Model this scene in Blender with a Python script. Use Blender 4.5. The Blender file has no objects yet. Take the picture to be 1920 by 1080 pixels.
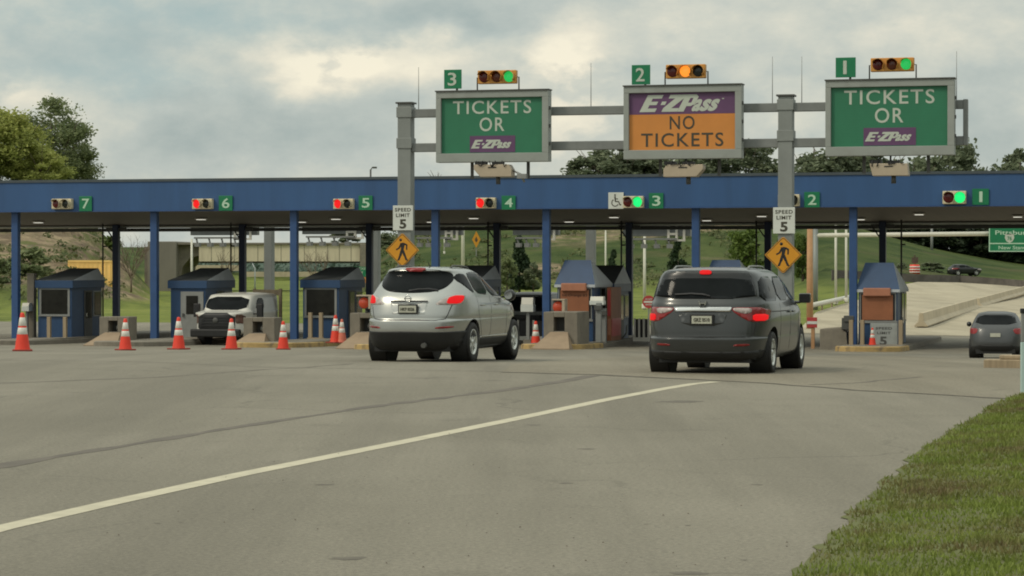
import bpy, bmesh, math, random
from mathutils import Vector, Matrix, noise as mnoise
from mathutils.bvhtree import BVHTree

random.seed(7)
SC = bpy.context.scene
COL = SC.collection
F = 4700.0                      # focal length in pixels of a 1920 wide frame
CAMZ = 1.75
PITCH = math.atan(40.0 / F)
A = math.radians(15.0)          # the plaza is turned 15 degrees, its right end nearer
OX, OY = 0.0, 91.4
UX, UY = math.cos(A), -math.sin(A)
VX, VY = math.sin(A), math.cos(A)
ZG = -1.18                      # plaza ground level
RZ = -A

def sstep(t):
    t = max(0.0, min(1.0, t)); return t * t * (3 - 2 * t)
def lerp(a, b, t): return a + (b - a) * t
def interp(pts, x):
    if x <= pts[0][0]: return pts[0][1]
    for (x0, y0), (x1, y1) in zip(pts, pts[1:]):
        if x <= x1: return lerp(y0, y1, (x - x0) / (x1 - x0))
    return pts[-1][1]

def zraw(v):
    r = max(0.0, min(1.0, (v + 47.0) / 46.0))
    return ZG * (0.7 * r + 0.3 * sstep(r))
KNOTS = [-48 + 4 * i for i in range(13)]
def zprof(v):
    if v <= -48: return 0.0
    if v >= 0: return ZG
    i = int((v + 48) // 4); v0 = -48 + 4 * i
    return lerp(zraw(v0), zraw(v0 + 4), (v - v0) / 4.0)
def uv_of(x, y):
    dx, dy = x - OX, y - OY
    return dx * UX + dy * UY, dx * VX + dy * VY
def PZ(u, v, z=0.0): return Vector((OX + u * UX + v * VX, OY + u * UY + v * VY, z))

LEFT_CREST = [(-500, 330), (60, 365), (150, 398), (185, 424), (208, 500), (222, 546)]
MID_CREST = [(640, 546), (700, 478), (760, 428), (850, 400), (1000, 380), (1400, 368), (1500, 388), (1600, 425), (1750, 466), (1920, 496), (2600, 515)]
def terrain(x, y):
    u, v = uv_of(x, y)
    z = zprof(v)
    if y > 120:
        px = 960 + x / y * F
        if px < 222:
            zc = CAMZ + (500 - interp(LEFT_CREST, px)) / F * 235
            t = sstep((y - 165) / 75.0)
            z = lerp(z, max(z, zc), t)
        if px > 640:
            zc = CAMZ + (500 - interp(MID_CREST, px)) / F * 420
            y0 = lerp(285, 215, sstep((px - 1450) / 120))
            t = sstep((y - y0) / (425 - y0))
            z = lerp(z, max(z, zc), t)
    return z
def ray(px, py):
    a = (px - 960) / F; b = (540 - py) / F
    c, s = math.cos(PITCH), math.sin(PITCH)
    d = Vector((a, c + b * s, -s + b * c)); return d / d.y
def at(px, py, Y):
    d = ray(px, py); return Vector((d.x * Y, Y, CAMZ + d.z * Y))
def zat(py, Y): return at(960, py, Y).z
def hit(px, py, ymax=600.0):
    d = ray(px, py); y = 6.0
    while y < ymax:
        if CAMZ + d.z * y <= terrain(d.x * y, y): break
        y += 0.5
    lo, hi = y - 0.5, y
    for _ in range(24):
        m = (lo + hi) / 2
        if CAMZ + d.z * m <= terrain(d.x * m, m): hi = m
        else: lo = m
    return Vector((d.x * hi, hi, terrain(d.x * hi, hi)))
def u_at(px, v):
    k = (px - 960) / F
    return (k * (OY + v * VY) - OX - v * VX) / (UX - k * UY)

# ------------------------------------------------------------------ materials
MATS = {}
def nodes_of(m):
    m.use_nodes = True
    return m.node_tree.nodes, m.node_tree.links
def mat(name, col, rough=0.6, metal=0.0, var=0.16, scale=2.0, bump=0.0, bscale=60.0, emit=None, estr=0.0,
        coat=0.0, spec=0.5, stain=0.0, stain_col=None, stretch=(1, 1, 1), stripes=0.0):
    if name in MATS: return MATS[name]
    m = bpy.data.materials.new(name); n, l = nodes_of(m); n.clear()
    out = n.new('ShaderNodeOutputMaterial'); b = n.new('ShaderNodeBsdfPrincipled')
    l.new(b.outputs[0], out.inputs[0])
    b.inputs['Roughness'].default_value = rough; b.inputs['Metallic'].default_value = metal
    b.inputs['Coat Weight'].default_value = coat; b.inputs['Coat Roughness'].default_value = 0.08
    b.inputs['Specular IOR Level'].default_value = spec
    tc = n.new('ShaderNodeTexCoord'); mp = n.new('ShaderNodeMapping'); l.new(tc.outputs['Object'], mp.inputs[0])
    mp.inputs['Scale'].default_value = stretch
    ns = n.new('ShaderNodeTexNoise'); ns.inputs['Scale'].default_value = scale; ns.inputs['Detail'].default_value = 6
    ns.inputs['Roughness'].default_value = 0.62
    l.new(mp.outputs[0], ns.inputs[0])
    r = n.new('ShaderNodeMapRange'); r.inputs[1].default_value = 0.28; r.inputs[2].default_value = 0.72
    r.inputs[3].default_value = 1 - var; r.inputs[4].default_value = 1 + var * 0.8
    l.new(ns.outputs[0], r.inputs[0])
    vm = n.new('ShaderNodeVectorMath'); vm.operation = 'SCALE'; vm.inputs[0].default_value = col[:3]
    l.new(r.outputs[0], vm.inputs['Scale'])
    src = vm.outputs[0]
    if stain > 0:
        n2 = n.new('ShaderNodeTexNoise'); n2.inputs['Scale'].default_value = scale * 2.7; n2.inputs['Detail'].default_value = 8
        l.new(mp.outputs[0], n2.inputs[0])
        r2 = n.new('ShaderNodeMapRange'); r2.inputs[1].default_value = 0.52; r2.inputs[2].default_value = 0.66
        r2.inputs[4].default_value = stain
        l.new(n2.outputs[0], r2.inputs[0])
        mx = n.new('ShaderNodeMix'); mx.data_type = 'RGBA'
        l.new(r2.outputs[0], mx.inputs[0]); l.new(src, mx.inputs[6])
        mx.inputs[7].default_value = (*(stain_col or (0.05, 0.04, 0.03)), 1)
        src = mx.outputs[2]
    l.new(src, b.inputs['Base Color'])
    if bump > 0:
        n3 = n.new('ShaderNodeTexNoise'); n3.inputs['Scale'].default_value = bscale; n3.inputs['Detail'].default_value = 4
        l.new(tc.outputs['Object'], n3.inputs[0])
        bp = n.new('ShaderNodeBump'); bp.inputs['Strength'].default_value = bump; bp.inputs['Distance'].default_value = 0.02
        l.new(n3.outputs[0], bp.inputs['Height']); l.new(bp.outputs[0], b.inputs['Normal'])
    if stripes > 0:
        w = n.new('ShaderNodeTexWave'); w.bands_direction = 'Z'; w.inputs['Scale'].default_value = stripes
        w.inputs['Distortion'].default_value = 0.0
        l.new(tc.outputs['Object'], w.inputs[0])
        bp = n.new('ShaderNodeBump'); bp.inputs['Strength'].default_value = 0.10; bp.inputs['Distance'].default_value = 0.02
        l.new(w.outputs[0], bp.inputs['Height']); l.new(bp.outputs[0], b.inputs['Normal'])
    if emit:
        b.inputs['Emission Color'].default_value = (*emit, 1); b.inputs['Emission Strength'].default_value = estr
    MATS[name] = m
    return m
def leafmat(name, c0, c1, scale=0.6, trans=0.25):
    m = bpy.data.materials.new(name); n, l = nodes_of(m); n.clear()
    out = n.new('ShaderNodeOutputMaterial'); b = n.new('ShaderNodeBsdfPrincipled')
    b.inputs['Roughness'].default_value = 0.6; b.inputs['Specular IOR Level'].default_value = 0.25
    tc = n.new('ShaderNodeTexCoord'); ns = n.new('ShaderNodeTexNoise'); ns.inputs['Scale'].default_value = scale; ns.inputs['Detail'].default_value = 5
    l.new(tc.outputs['Object'], ns.inputs[0])
    geo = n.new('ShaderNodeNewGeometry')
    ad = n.new('ShaderNodeMath'); ad.operation = 'MULTIPLY_ADD'; ad.inputs[1].default_value = 0.35
    l.new(geo.outputs['Random Per Island'], ad.inputs[0]); l.new(ns.outputs[0], ad.inputs[2])
    r = n.new('ShaderNodeMapRange'); r.inputs[1].default_value = 0.4; r.inputs[2].default_value = 0.95
    l.new(ad.outputs[0], r.inputs[0])
    mx = n.new('ShaderNodeMix'); mx.data_type = 'RGBA'; l.new(r.outputs[0], mx.inputs[0])
    mx.inputs[6].default_value = (*c0, 1); mx.inputs[7].default_value = (*c1, 1)
    l.new(mx.outputs[2], b.inputs['Base Color'])
    t = n.new('ShaderNodeBsdfTranslucent'); l.new(mx.outputs[2], t.inputs[0])
    ms = n.new('ShaderNodeMixShader'); ms.inputs[0].default_value = trans
    l.new(b.outputs[0], ms.inputs[1]); l.new(t.outputs[0], ms.inputs[2]); l.new(ms.outputs[0], out.inputs[0])
    MATS[name] = m
    return m

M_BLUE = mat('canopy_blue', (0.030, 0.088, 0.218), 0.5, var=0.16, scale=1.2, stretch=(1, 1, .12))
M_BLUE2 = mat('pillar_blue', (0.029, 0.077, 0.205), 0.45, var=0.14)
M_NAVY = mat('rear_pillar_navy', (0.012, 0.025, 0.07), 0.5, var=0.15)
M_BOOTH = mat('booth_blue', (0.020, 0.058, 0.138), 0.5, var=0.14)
M_SOFFIT = mat('soffit_metal', (0.125, 0.100, 0.080), 0.6, var=0.12, scale=0.8, stretch=(5, .2, 1))
M_FLASH = mat('roof_flashing', (0.06, 0.075, 0.085), 0.5)
M_ROOFDARK = mat('booth_shingle', (0.042, 0.048, 0.05), 0.8, var=0.2, scale=5)
M_ROOFSIDE = mat('booth_roof_side', (0.46, 0.49, 0.52), 0.6, var=0.1)
M_GALV = mat('galvanised_steel', (0.235, 0.25, 0.24), 0.55, metal=0.25, var=0.13, scale=1.2, bump=.06)
M_GALVD = mat('beam_steel', (0.20, 0.21, 0.205), 0.6, metal=0.2, var=0.18, scale=2.0)
M_FRAME = mat('sign_cabinet_grey', (0.28, 0.30, 0.28), 0.55, var=0.08, scale=1.0, stain=.25, stain_col=(.2, .2, .18))
M_GREEN = mat('sign_green', (0.022, 0.165, 0.085), 0.5, var=0.12, scale=0.8, stripes=7.0)
M_GREEN2 = mat('number_green', (0.006, 0.17, 0.072), 0.4, var=0.1)
M_ORANGE = mat('sign_orange', (0.58, 0.225, 0.045), 0.5, var=0.1, scale=.8, stripes=7.0)
M_PURPLE = mat('sign_purple', (0.115, 0.05, 0.125), 0.5, var=0.12)
M_LETTER = mat('letter_white', (0.47, 0.51, 0.44), 0.5, var=0.06)
M_LETTERG = mat('number_pale', (0.45, 0.62, 0.48), 0.5, var=0.06)
M_DARKLET = mat('letter_dark', (0.05, 0.045, 0.03), 0.6, var=0.06)
M_BLACK = mat('black_plastic', (0.012, 0.012, 0.013), 0.5, var=0.2)
M_SIGY = mat('signal_yellow', (0.55, 0.26, 0.05), 0.5, var=0.16, scale=4)
M_SIGC = mat('signal_cream', (0.62, 0.54, 0.37), 0.5, var=0.1, scale=4)
M_LRED = mat('lens_red_off', (0.10, 0.008, 0.008), 0.25)
M_LAMB = mat('lens_amber_off', (0.10, 0.022, 0.008), 0.25)
M_LGRN = mat('lens_green_off', (0.014, 0.02, 0.018), 0.25)
M_LREDON = mat('lens_red_lit', (0.3, 0.01, 0.01), 0.3, emit=(.85, 0.015, 0.015), estr=1.0, var=.3, scale=14, spec=.15)
M_LGRNON = mat('lens_green_lit', (0.02, 0.3, 0.1), 0.3, emit=(0.01, 0.88, 0.20), estr=1.0, var=.2)
M_LGRNDIM = mat('lens_green_glow', (0.02, 0.3, 0.1), 0.3, emit=(0.02, 0.55, 0.10), estr=.75, var=.3, scale=10)
M_LAMBON = mat('lens_amber_lit', (0.4, 0.15, 0.02), 0.3, emit=(1.0, 0.28, 0.03), estr=1.15, var=.3, scale=10)
M_WHITE = mat('sign_white', (0.60, 0.62, 0.58), 0.45, var=0.07)
M_YELSIGN = mat('warning_yellow', (0.60, 0.265, 0.014), 0.42, var=0.08)
M_CONC = mat('grey_concrete', (0.205, 0.182, 0.145), 0.85, var=0.22, scale=1.6, bump=.2, stain=.35, stain_col=(.14, .12, .10))
M_CONCL = mat('pale_concrete', (0.46, 0.39, 0.275), 0.85, var=0.18, scale=.5, bump=.15, stain=.25, stain_col=(.3, .26, .2))
M_SAND = mat('sand_concrete', (0.285, 0.21, 0.14), 0.9, var=0.16, scale=2.5, bump=.2)
M_KERBY = mat('worn_yellow_kerb', (0.42, 0.29, 0.12), 0.85, var=0.3, scale=1.2, stain=.75, stain_col=(.15, .12, .09), bump=.2)
M_WOOD = mat('weathered_timber', (0.33, 0.255, 0.165), 0.8, var=0.25, scale=2.0, stretch=(6, 6, .6), bump=.15)
M_RUST = mat('rust_panel', (0.27, 0.098, 0.042), 0.6, var=0.16, scale=2.2, stripes=5.0)
M_RUSTL = mat('rust_roller', (0.40, 0.165, 0.095), 0.55, var=0.14, scale=2.2)
M_GREYM = mat('grey_metal', (0.24, 0.245, 0.235), 0.55, metal=.1, var=0.15)
M_GREYD = mat('dark_grey_metal', (0.075, 0.075, 0.07), 0.6, var=0.2)
M_BEIGE = mat('beige_enamel', (0.42, 0.345, 0.255), 0.5, var=0.1)
M_CREAMW = mat('cream_white', (0.62, 0.60, 0.53), 0.5, var=0.1)
M_GLASS = mat('dark_glass', (0.012, 0.014, 0.015), 0.10, var=0.3, spec=.25)
M_GLASSM = mat('booth_glass', (0.014, 0.014, 0.012), 0.10, var=.5, scale=3.5, spec=.3)
M_CONE = mat('cone_orange', (0.72, 0.042, 0.016), 0.5, var=0.1, scale=6)
M_CONEP = mat('cone_faded', (0.62, 0.16, 0.10), 0.6, var=0.12, scale=6)
M_CONEW = mat('cone_collar', (0.66, 0.64, 0.58), 0.4, var=0.08, scale=8)
M_CONEB = mat('cone_base_rubber', (0.25, 0.035, 0.02), 0.7, var=0.2)
M_TYRE = mat('tyre_rubber', (0.017, 0.016, 0.015), 0.75, var=0.25, scale=6)
M_RIM = mat('alloy_rim', (0.62, 0.63, 0.60), 0.35, metal=.5, var=.1)
M_SILVER = mat('silver_paint', (0.40, 0.405, 0.385), 0.27, metal=.75, var=.04, scale=1, coat=.4)
M_DGREY = mat('charcoal_paint', (0.050, 0.053, 0.053), 0.32, metal=.5, var=.06, scale=1, coat=.5)
M_DGREY2 = mat('graphite_paint', (0.075, 0.078, 0.08), 0.4, metal=.4, var=.08, scale=1, coat=.2)
M_WHITEP = mat('white_paint', (0.68, 0.66, 0.60), 0.35, var=.06, coat=.4)
M_BLACKP = mat('black_paint', (0.009, 0.010, 0.011), 0.35, var=.1, coat=.1)
M_TRIM = mat('lower_cladding', (0.012, 0.012, 0.012), 0.6, var=.2, scale=4)
M_TAILR = mat('tail_lens_red', (0.22, 0.012, 0.012), 0.15, var=.3, scale=10, spec=.6)
M_TAILON = mat('tail_lamp_lit', (0.08, 0.004, 0.004), 0.6, emit=(.74, 0.008, 0.010), estr=1.0, var=.4, scale=18, spec=.15)
M_TAILD = mat('tail_lamp_dim', (0.20, 0.016, 0.018), 0.3, emit=(1, 0.03, 0.03), estr=.05, var=.3, scale=18)
M_TAILW = mat('tail_lens_clear', (0.42, 0.36, 0.34), 0.2, var=.25, scale=12)
M_CHROME = mat('chrome', (0.62, 0.62, 0.60), 0.18, metal=.95, var=.05)
M_PLATE = mat('number_plate', (0.46, 0.46, 0.38), 0.5, var=.12, scale=10)
M_LAMPW = mat('downlight_lens', (0.7, 0.7, 0.65), 0.3, emit=(1, .97, .85), estr=.9)
M_YBOX = mat('yellow_container', (1.0, 0.66, 0.22), 0.55, var=.10, scale=.8, stretch=(3, 3, .5))  # sunlight on the container is put into this very bright base colour
M_OCHRE = mat('ochre_pole', (0.44, 0.245, 0.12), 0.75, var=.2, scale=2)
M_BARK = mat('bark', (0.10, 0.075, 0.055), 0.9, var=.3, scale=5, bump=.3)
M_TWIG = mat('bare_twig', (0.155, 0.115, 0.085), 0.9, var=.25, scale=3)
M_REDS = mat('red_sign', (0.42, 0.045, 0.045), 0.45, var=.12)
M_STONE = mat('dark_stone', (0.115, 0.10, 0.088), 0.9, var=.4, scale=.9, bump=.3, bscale=8)
M_TEAL = mat('pale_teal_plastic', (0.42, 0.55, 0.52), 0.5, var=.08)
M_GANTRYW = mat('white_tube', (0.60, 0.58, 0.50), 0.5, var=.1)
M_LINE = mat('road_line_paint', (0.50, 0.455, 0.335), 0.75, var=.16, scale=3.0, bump=.1, stain=.35, stain_col=(.38, .34, .26))

M_GLASS.node_tree.nodes['Principled BSDF'].inputs['IOR'].default_value = 1.2
# ------------------------------------------------------------------ mesh builder
class MB:
    def __init__(s): s.v = []; s.f = []; s.mi = []; s.sm = []
    def add(s, vs, fs, mi=0, smooth=False):
        o = len(s.v); s.v += [tuple(p) for p in vs]
        for f in fs: s.f.append([o + i for i in f]); s.mi.append(mi); s.sm.append(smooth)
        return s
    def box(s, x0, x1, y0, y1, z0, z1, mi=0, M=None):
        vs = [Vector((x, y, z)) for z in (z0, z1) for y in (y0, y1) for x in (x0, x1)]
        if M: vs = [M @ p for p in vs]
        return s.add(vs, [(0, 2, 3, 1), (4, 5, 7, 6), (0, 1, 5, 4), (2, 6, 7, 3), (0, 4, 6, 2), (1, 3, 7, 5)], mi)
    def tube(s, pts, r, n=8, mi=0, caps=True, smooth=True):
        pts = [Vector(p) for p in pts]; k = len(pts)
        rs = r if isinstance(r, (list, tuple)) else [r] * k
        vs = []
        for i, p in enumerate(pts):
            d = (pts[min(i + 1, k - 1)] - pts[max(i - 1, 0)])
            d = d.normalized() if d.length > 1e-9 else Vector((0, 0, 1))
            a = Vector((1, 0, 0)) if abs(d.x) < 0.8 else Vector((0, 1, 0))
            e1 = d.cross(a).normalized(); e2 = d.cross(e1).normalized()
            for j in range(n):
                t = 2 * math.pi * j / n
                vs.append(p + e1 * (rs[i] * math.cos(t)) + e2 * (rs[i] * math.sin(t)))
        fs = [(i * n + j, i * n + (j + 1) % n, (i + 1) * n + (j + 1) % n, (i + 1) * n + j) for i in range(k - 1) for j in range(n)]
        s.add(vs, fs, mi, smooth)
        if caps:
            o = len(s.v) - len(vs)
            s.f.append([o + j for j in range(n)][::-1]); s.mi.append(mi); s.sm.append(False)
            s.f.append([o + (k - 1) * n + j for j in range(n)]); s.mi.append(mi); s.sm.append(False)
        return s
    def prism(s, poly, y0, y1, mi=0):            # polygon in x,z pushed along y
        n = len(poly)
        vs = [(x, y0, z) for x, z in poly] + [(x, y1, z) for x, z in poly]
        fs = [list(range(n)), list(range(2 * n - 1, n - 1, -1))] + [(i, (i + 1) % n + 0, (i + 1) % n + n, i + n)[::-1] for i in range(n)]
        return s.add(vs, fs, mi)
    def lathe(s, prof, n=24, mi=0, axis='z', c=(0, 0, 0), smooth=True):
        vs = []
        for r, h in prof:
            for j in range(n):
                t = 2 * math.pi * j / n
                a, b = r * math.cos(t), r * math.sin(t)
                p = {'z': (a, b, h), 'y': (a, h, b), 'x': (h, a, b)}[axis]
                vs.append((p[0] + c[0], p[1] + c[1], p[2] + c[2]))
        fs = [(i * n + j, i * n + (j + 1) % n, (i + 1) * n + (j + 1) % n, (i + 1) * n + j) for i in range(len(prof) - 1) for j in range(n)]
        return s.add(vs, fs, mi, smooth)
    def disc(s, c, r, n=20, mi=0, axis='y'):
        vs = []
        for j in range(n):
            t = 2 * math.pi * j / n; a, b = r * math.cos(t), r * math.sin(t)
            p = {'z': (a, b, 0), 'y': (a, 0, b), 'x': (0, a, b)}[axis]
            vs.append((p[0] + c[0], p[1] + c[1], p[2] + c[2]))
        return s.add(vs, [list(range(n))], mi)
    def mesh(s, name, mats):
        me = bpy.data.meshes.new(name); me.from_pydata(s.v, [], s.f)
        for m in (mats if isinstance(mats, (list, tuple)) else [mats]): me.materials.append(m)
        me.polygons.foreach_set('material_index', s.mi); me.polygons.foreach_set('use_smooth', s.sm)
        bm = bmesh.new(); bm.from_mesh(me); bmesh.ops.recalc_face_normals(bm, faces=bm.faces); bm.to_mesh(me); bm.free()
        me.update(); return me
    def build(s, name, mats, parent=None, bevel=0.0, loc=(0, 0, 0), rz=0.0):
        return link(name, s.mesh(name, mats), parent, bevel, loc, rz)
def link(name, me, parent=None, bevel=0.0, loc=(0, 0, 0), rz=0.0):
    o = bpy.data.objects.new(name, me); COL.objects.link(o); o.location = loc; o.rotation_euler = (0, 0, rz)
    if parent: o.parent = parent
    if bevel > 0:
        b = o.modifiers.new('bevel', 'BEVEL'); b.width = bevel; b.segments = 2; b.limit_method = 'ANGLE'; b.angle_limit = math.radians(40)
    return o
def tag(o, label=None, cat=None, group=None, kind=None):
    if label: o['label'] = label
    if cat: o['category'] = cat
    if group: o['group'] = group
    if kind: o['kind'] = kind
    return o
def thing(name, label, cat, loc=(0, 0, 0), rz=RZ, group=None):
    o = bpy.data.objects.new(name, None); COL.objects.link(o); o.location = loc; o.rotation_euler = (0, 0, rz)
    o.empty_display_size = 0.3
    return tag(o, label, cat, group)
def copy_tree(o, parent=None):
    c = o.copy(); COL.objects.link(c)
    if parent: c.parent = parent
    for ch in list(o.children): copy_tree(ch, c)
    return c

# ------------------------------------------------------------------ lettering
TX = {}
def text(txt, offset=0.02, shear=0.0, spacing=1.0, extrude=0.012):
    key = (txt, offset, shear, spacing)
    if key in TX: return TX[key]
    cu = bpy.data.curves.new('t', 'FONT'); cu.body = txt; cu.size = 1.0; cu.align_x = 'CENTER'; cu.offset = offset
    cu.shear = shear; cu.space_character = spacing; cu.extrude = extrude; cu.resolution_u = 4; cu.space_line = 0.9
    ob = bpy.data.objects.new('t', cu); COL.objects.link(ob)
    bpy.context.view_layer.update()
    me = bpy.data.meshes.new_from_object(ob.evaluated_get(bpy.context.evaluated_depsgraph_get()))
    vs = [v.co.copy() for v in me.vertices]; fs = [list(p.vertices) for p in me.polygons]
    bpy.data.objects.remove(ob); bpy.data.curves.remove(cu); bpy.data.meshes.remove(me)
    x0, x1 = min(v.x for v in vs), max(v.x for v in vs); y0, y1 = min(v.y for v in vs), max(v.y for v in vs)
    TX[key] = ([((v.x - x0) / (x1 - x0) - .5, (v.y - y0) / (y1 - y0) - .5, v.z / 0.012) for v in vs], fs)
    return TX[key]
def put_text(mb, txt, cx, cz, w, h, y, mi=0, th=0.004, **kw):
    vs, fs = text(txt, **kw)
    mb.add([(cx + a * w, y - c * th, cz + b * h) for a, b, c in vs], fs, mi)
for t_, kw_ in [('TICKETS', dict(offset=.008, spacing=1.14)), ('OR', dict(offset=.008, spacing=1.15)), ('NO', dict(offset=.008, spacing=1.15)),
                ('E-ZPass', dict(offset=.03, shear=.32, spacing=.92)), ('SPEED', dict(offset=.02, spacing=1.15)), ('LIMIT', dict(offset=.02, spacing=1.15)),
                ('EXIT', dict(offset=.01)), ('67', dict(offset=.02)), ('Pittsburgh', dict(offset=.01)), ('Orange #3', dict(offset=.005)), ('76', dict(offset=.02)), ('New Stanton', dict(offset=.01)), ('DO NOT', dict(offset=.02)), ('ENTER', dict(offset=.02)), ('HKP 8526', dict(offset=.02)), ('GRZ 0510', dict(offset=.02))]:
    text(t_, **kw_)
for d_ in '1234567': text(d_, offset=.012)
text('5', offset=.035)

# ------------------------------------------------------------------ vehicles
def hermite(keys, t):
    n = len(keys); t = max(0.0, min(n - 1.0, t)); i = min(int(t), n - 2); s = t - i
    def tan(j, c):
        if j == 0: return keys[1][c] - keys[0][c]
        if j == n - 1: return keys[-1][c] - keys[-2][c]
        a, b = keys[j][c] - keys[j - 1][c], keys[j + 1][c] - keys[j][c]
        return 0.0 if a * b <= 0 else 2 * a * b / (a + b)
    h = (2 * s**3 - 3 * s**2 + 1, s**3 - 2 * s**2 + s, -2 * s**3 + 3 * s**2, s**3 - s**2)
    return [h[0] * keys[i][c] + h[1] * tan(i, c) + h[2] * keys[i + 1][c] + h[3] * tan(i + 1, c) for c in range(len(keys[0]))]
def loft_body(keys, N=96, sub=4):
    """keys: (z, rear y, front y, half width, rear roundness, front roundness) from the sill to the roof."""
    rings = []
    m = (len(keys) - 1) * sub
    for k in range(m + 1):
        z, yr, yf, hw, nr, nf = hermite(keys, k / sub)
        yc, hl = (yr + yf) / 2, (yf - yr) / 2
        ring = []
        for j in range(N):
            t = 2 * math.pi * (j + .5) / N
            c, s = math.cos(t), math.sin(t); n = nf if s > 0 else nr
            r = (abs(c) ** n + abs(s) ** n) ** (-1.0 / n)
            x, y = c * r, s * r
            ring.append((hw * x, yc + hl * y, z))
        rings.append(ring)
    mb = MB(); vs = [p for r in rings for p in r]
    fs = [(i * N + j, i * N + (j + 1) % N, (i + 1) * N + (j + 1) % N, (i + 1) * N + j) for i in range(m) for j in range(N)]
    fs.append(list(range(N))[::-1]); fs.append([m * N + j for j in range(N)])
    mb.add(vs, fs, 0, True)
    return mb
def cut(obj, cutter):
    md = obj.modifiers.new('cut', 'BOOLEAN'); md.operation = 'DIFFERENCE'; md.object = cutter; md.solver = 'EXACT'
    bpy.context.view_layer.update()
    me = bpy.data.meshes.new_from_object(obj.evaluated_get(bpy.context.evaluated_depsgraph_get()))
    obj.modifiers.clear(); old = obj.data; obj.data = me; bpy.data.meshes.remove(old)
    cm = cutter.data; bpy.data.objects.remove(cutter); bpy.data.meshes.remove(cm)
    me.set_sharp_from_angle(angle=math.radians(38))
def chaikin(poly, k=2):
    for _ in range(k):
        q = []
        for i in range(len(poly)):
            a, b = poly[i], poly[(i + 1) % len(poly)]
            q += [(a[0] * .8 + b[0] * .2, a[1] * .8 + b[1] * .2), (a[0] * .2 + b[0] * .8, a[1] * .2 + b[1] * .8)]
        poly = q
    return poly
def skin_patch(bvh, poly, side, off=0.006, step=0.05, rnd=2, thick=0.014):
    """outline laid onto the bodywork: side 'rear'/'front' uses x,z; 'left'/'right' uses y,z."""
    if rnd: poly = chaikin(poly, rnd)
    bm = bmesh.new()
    vs = [bm.verts.new((a, b, 0)) for a, b in poly]
    bm.faces.new(vs)
    bmesh.ops.triangulate(bm, faces=bm.faces[:])
    a0, a1 = min(p[0] for p in poly), max(p[0] for p in poly); b0, b1 = min(p[1] for p in poly), max(p[1] for p in poly)
    x = math.ceil(a0 / step) * step
    while x < a1:
        bmesh.ops.bisect_plane(bm, geom=bm.verts[:] + bm.edges[:] + bm.faces[:], plane_co=(x, 0, 0), plane_no=(1, 0, 0)); x += step
    y = math.ceil(b0 / step) * step
    while y < b1:
        bmesh.ops.bisect_plane(bm, geom=bm.verts[:] + bm.edges[:] + bm.faces[:], plane_co=(0, y, 0), plane_no=(0, 1, 0)); y += step
    D = {'rear': Vector((0, 1, 0)), 'front': Vector((0, -1, 0)), 'right': Vector((-1, 0, 0)), 'left': Vector((1, 0, 0))}[side]
    for v in bm.verts:
        a, b = v.co.x, v.co.y
        o = Vector((a, 0, b)) - D * 20 if side in ('rear', 'front') else Vector((0, a, b)) - D * 20
        h, nrm, _, _ = bvh.ray_cast(o, D)
        if h is None:
            h, nrm, _, _ = bvh.find_nearest(Vector((a, 0.3, b)) if side in ('rear',) else o)
        if nrm.dot(D) > 0: nrm = -nrm
        v.co = h + nrm * off
    bmesh.ops.recalc_face_normals(bm, faces=bm.faces[:])
    for f in bm.faces:
        if f.normal.dot(D) > 0: f.normal_flip()
    ret = bmesh.ops.extrude_face_region(bm, geom=bm.faces[:])
    for v in [g for g in ret['geom'] if isinstance(g, bmesh.types.BMVert)]: v.co -= v.normal * thick if v.normal.length else D * -thick
    bmesh.ops.recalc_face_normals(bm, faces=bm.faces[:])
    mb = MB(); bm.verts.index_update()
    mb.add([v.co.copy() for v in bm.verts], [[v.index for v in f.verts] for f in bm.faces], 0, True)
    bm.free()
    return mb
def strip(p, w):
    """thin closed outline along an open line p"""
    L, R = [], []
    for i in range(len(p)):
        a, b = Vector(p[max(i - 1, 0)]), Vector(p[min(i + 1, len(p) - 1)])
        d = (b - a).normalized(); n = Vector((-d.y, d.x)) * w / 2; c = Vector(p[i])
        L.append(tuple(c + n)); R.append(tuple(c - n))
    return L + R[::-1]
def merge(*mbs):
    o = MB()
    for m in mbs:
        k = len(o.v); o.v += m.v; o.f += [[i + k for i in f] for f in m.f]; o.mi += m.mi; o.sm += m.sm
    return o
def mir(poly): return [(-a, b) for a, b in poly][::-1]
def make_wheel(root, x, y, r, w, rimmat=M_RIM, spokes=6):
    s = 1 if x > 0 else -1
    h = w / 2
    prof = [(r * .62, -h * .80), (r * .74, -h), (r * .93, -h * .98), (r * .99, -h * .8), (r, -h * .4), (r, h * .4), (r * .99, h * .8), (r * .93, h * .98), (r * .74, h), (r * .62, h * .8)]
    tyre = MB().lathe(prof, 36, axis='x')
    tyre.disc((-s * h * .5, 0, 0), r * .64, 24, axis='x')
    t = tyre.build('wheel', M_TYRE, root, loc=(x, y, r))
    m = MB(); xs = s * h * .86
    m.lathe([(r * .63, xs - s * .012), (r * .66, xs + s * .008), (r * .60, xs + s * .004), (r * .585, xs - s * .05)], 32, axis='x')
    m.lathe([(0.001, xs), (r * .12, xs), (r * .15, xs - s * .02)], 16, axis='x')
    for k in range(spokes):
        a = 2 * math.pi * k / spokes
        M = Matrix.Rotation(a, 4, 'X')
        m.box(min(xs - s * .05, xs - s * .012), max(xs - s * .05, xs - s * .012), -r * .075, r * .075, r * .1, r * .62, 0, M)
    m.disc((xs - s * .09, 0, 0), r * .6, 24, 1, axis='x')
    m.build('rim', [rimmat, M_BLACK], t)
    return t
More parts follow.
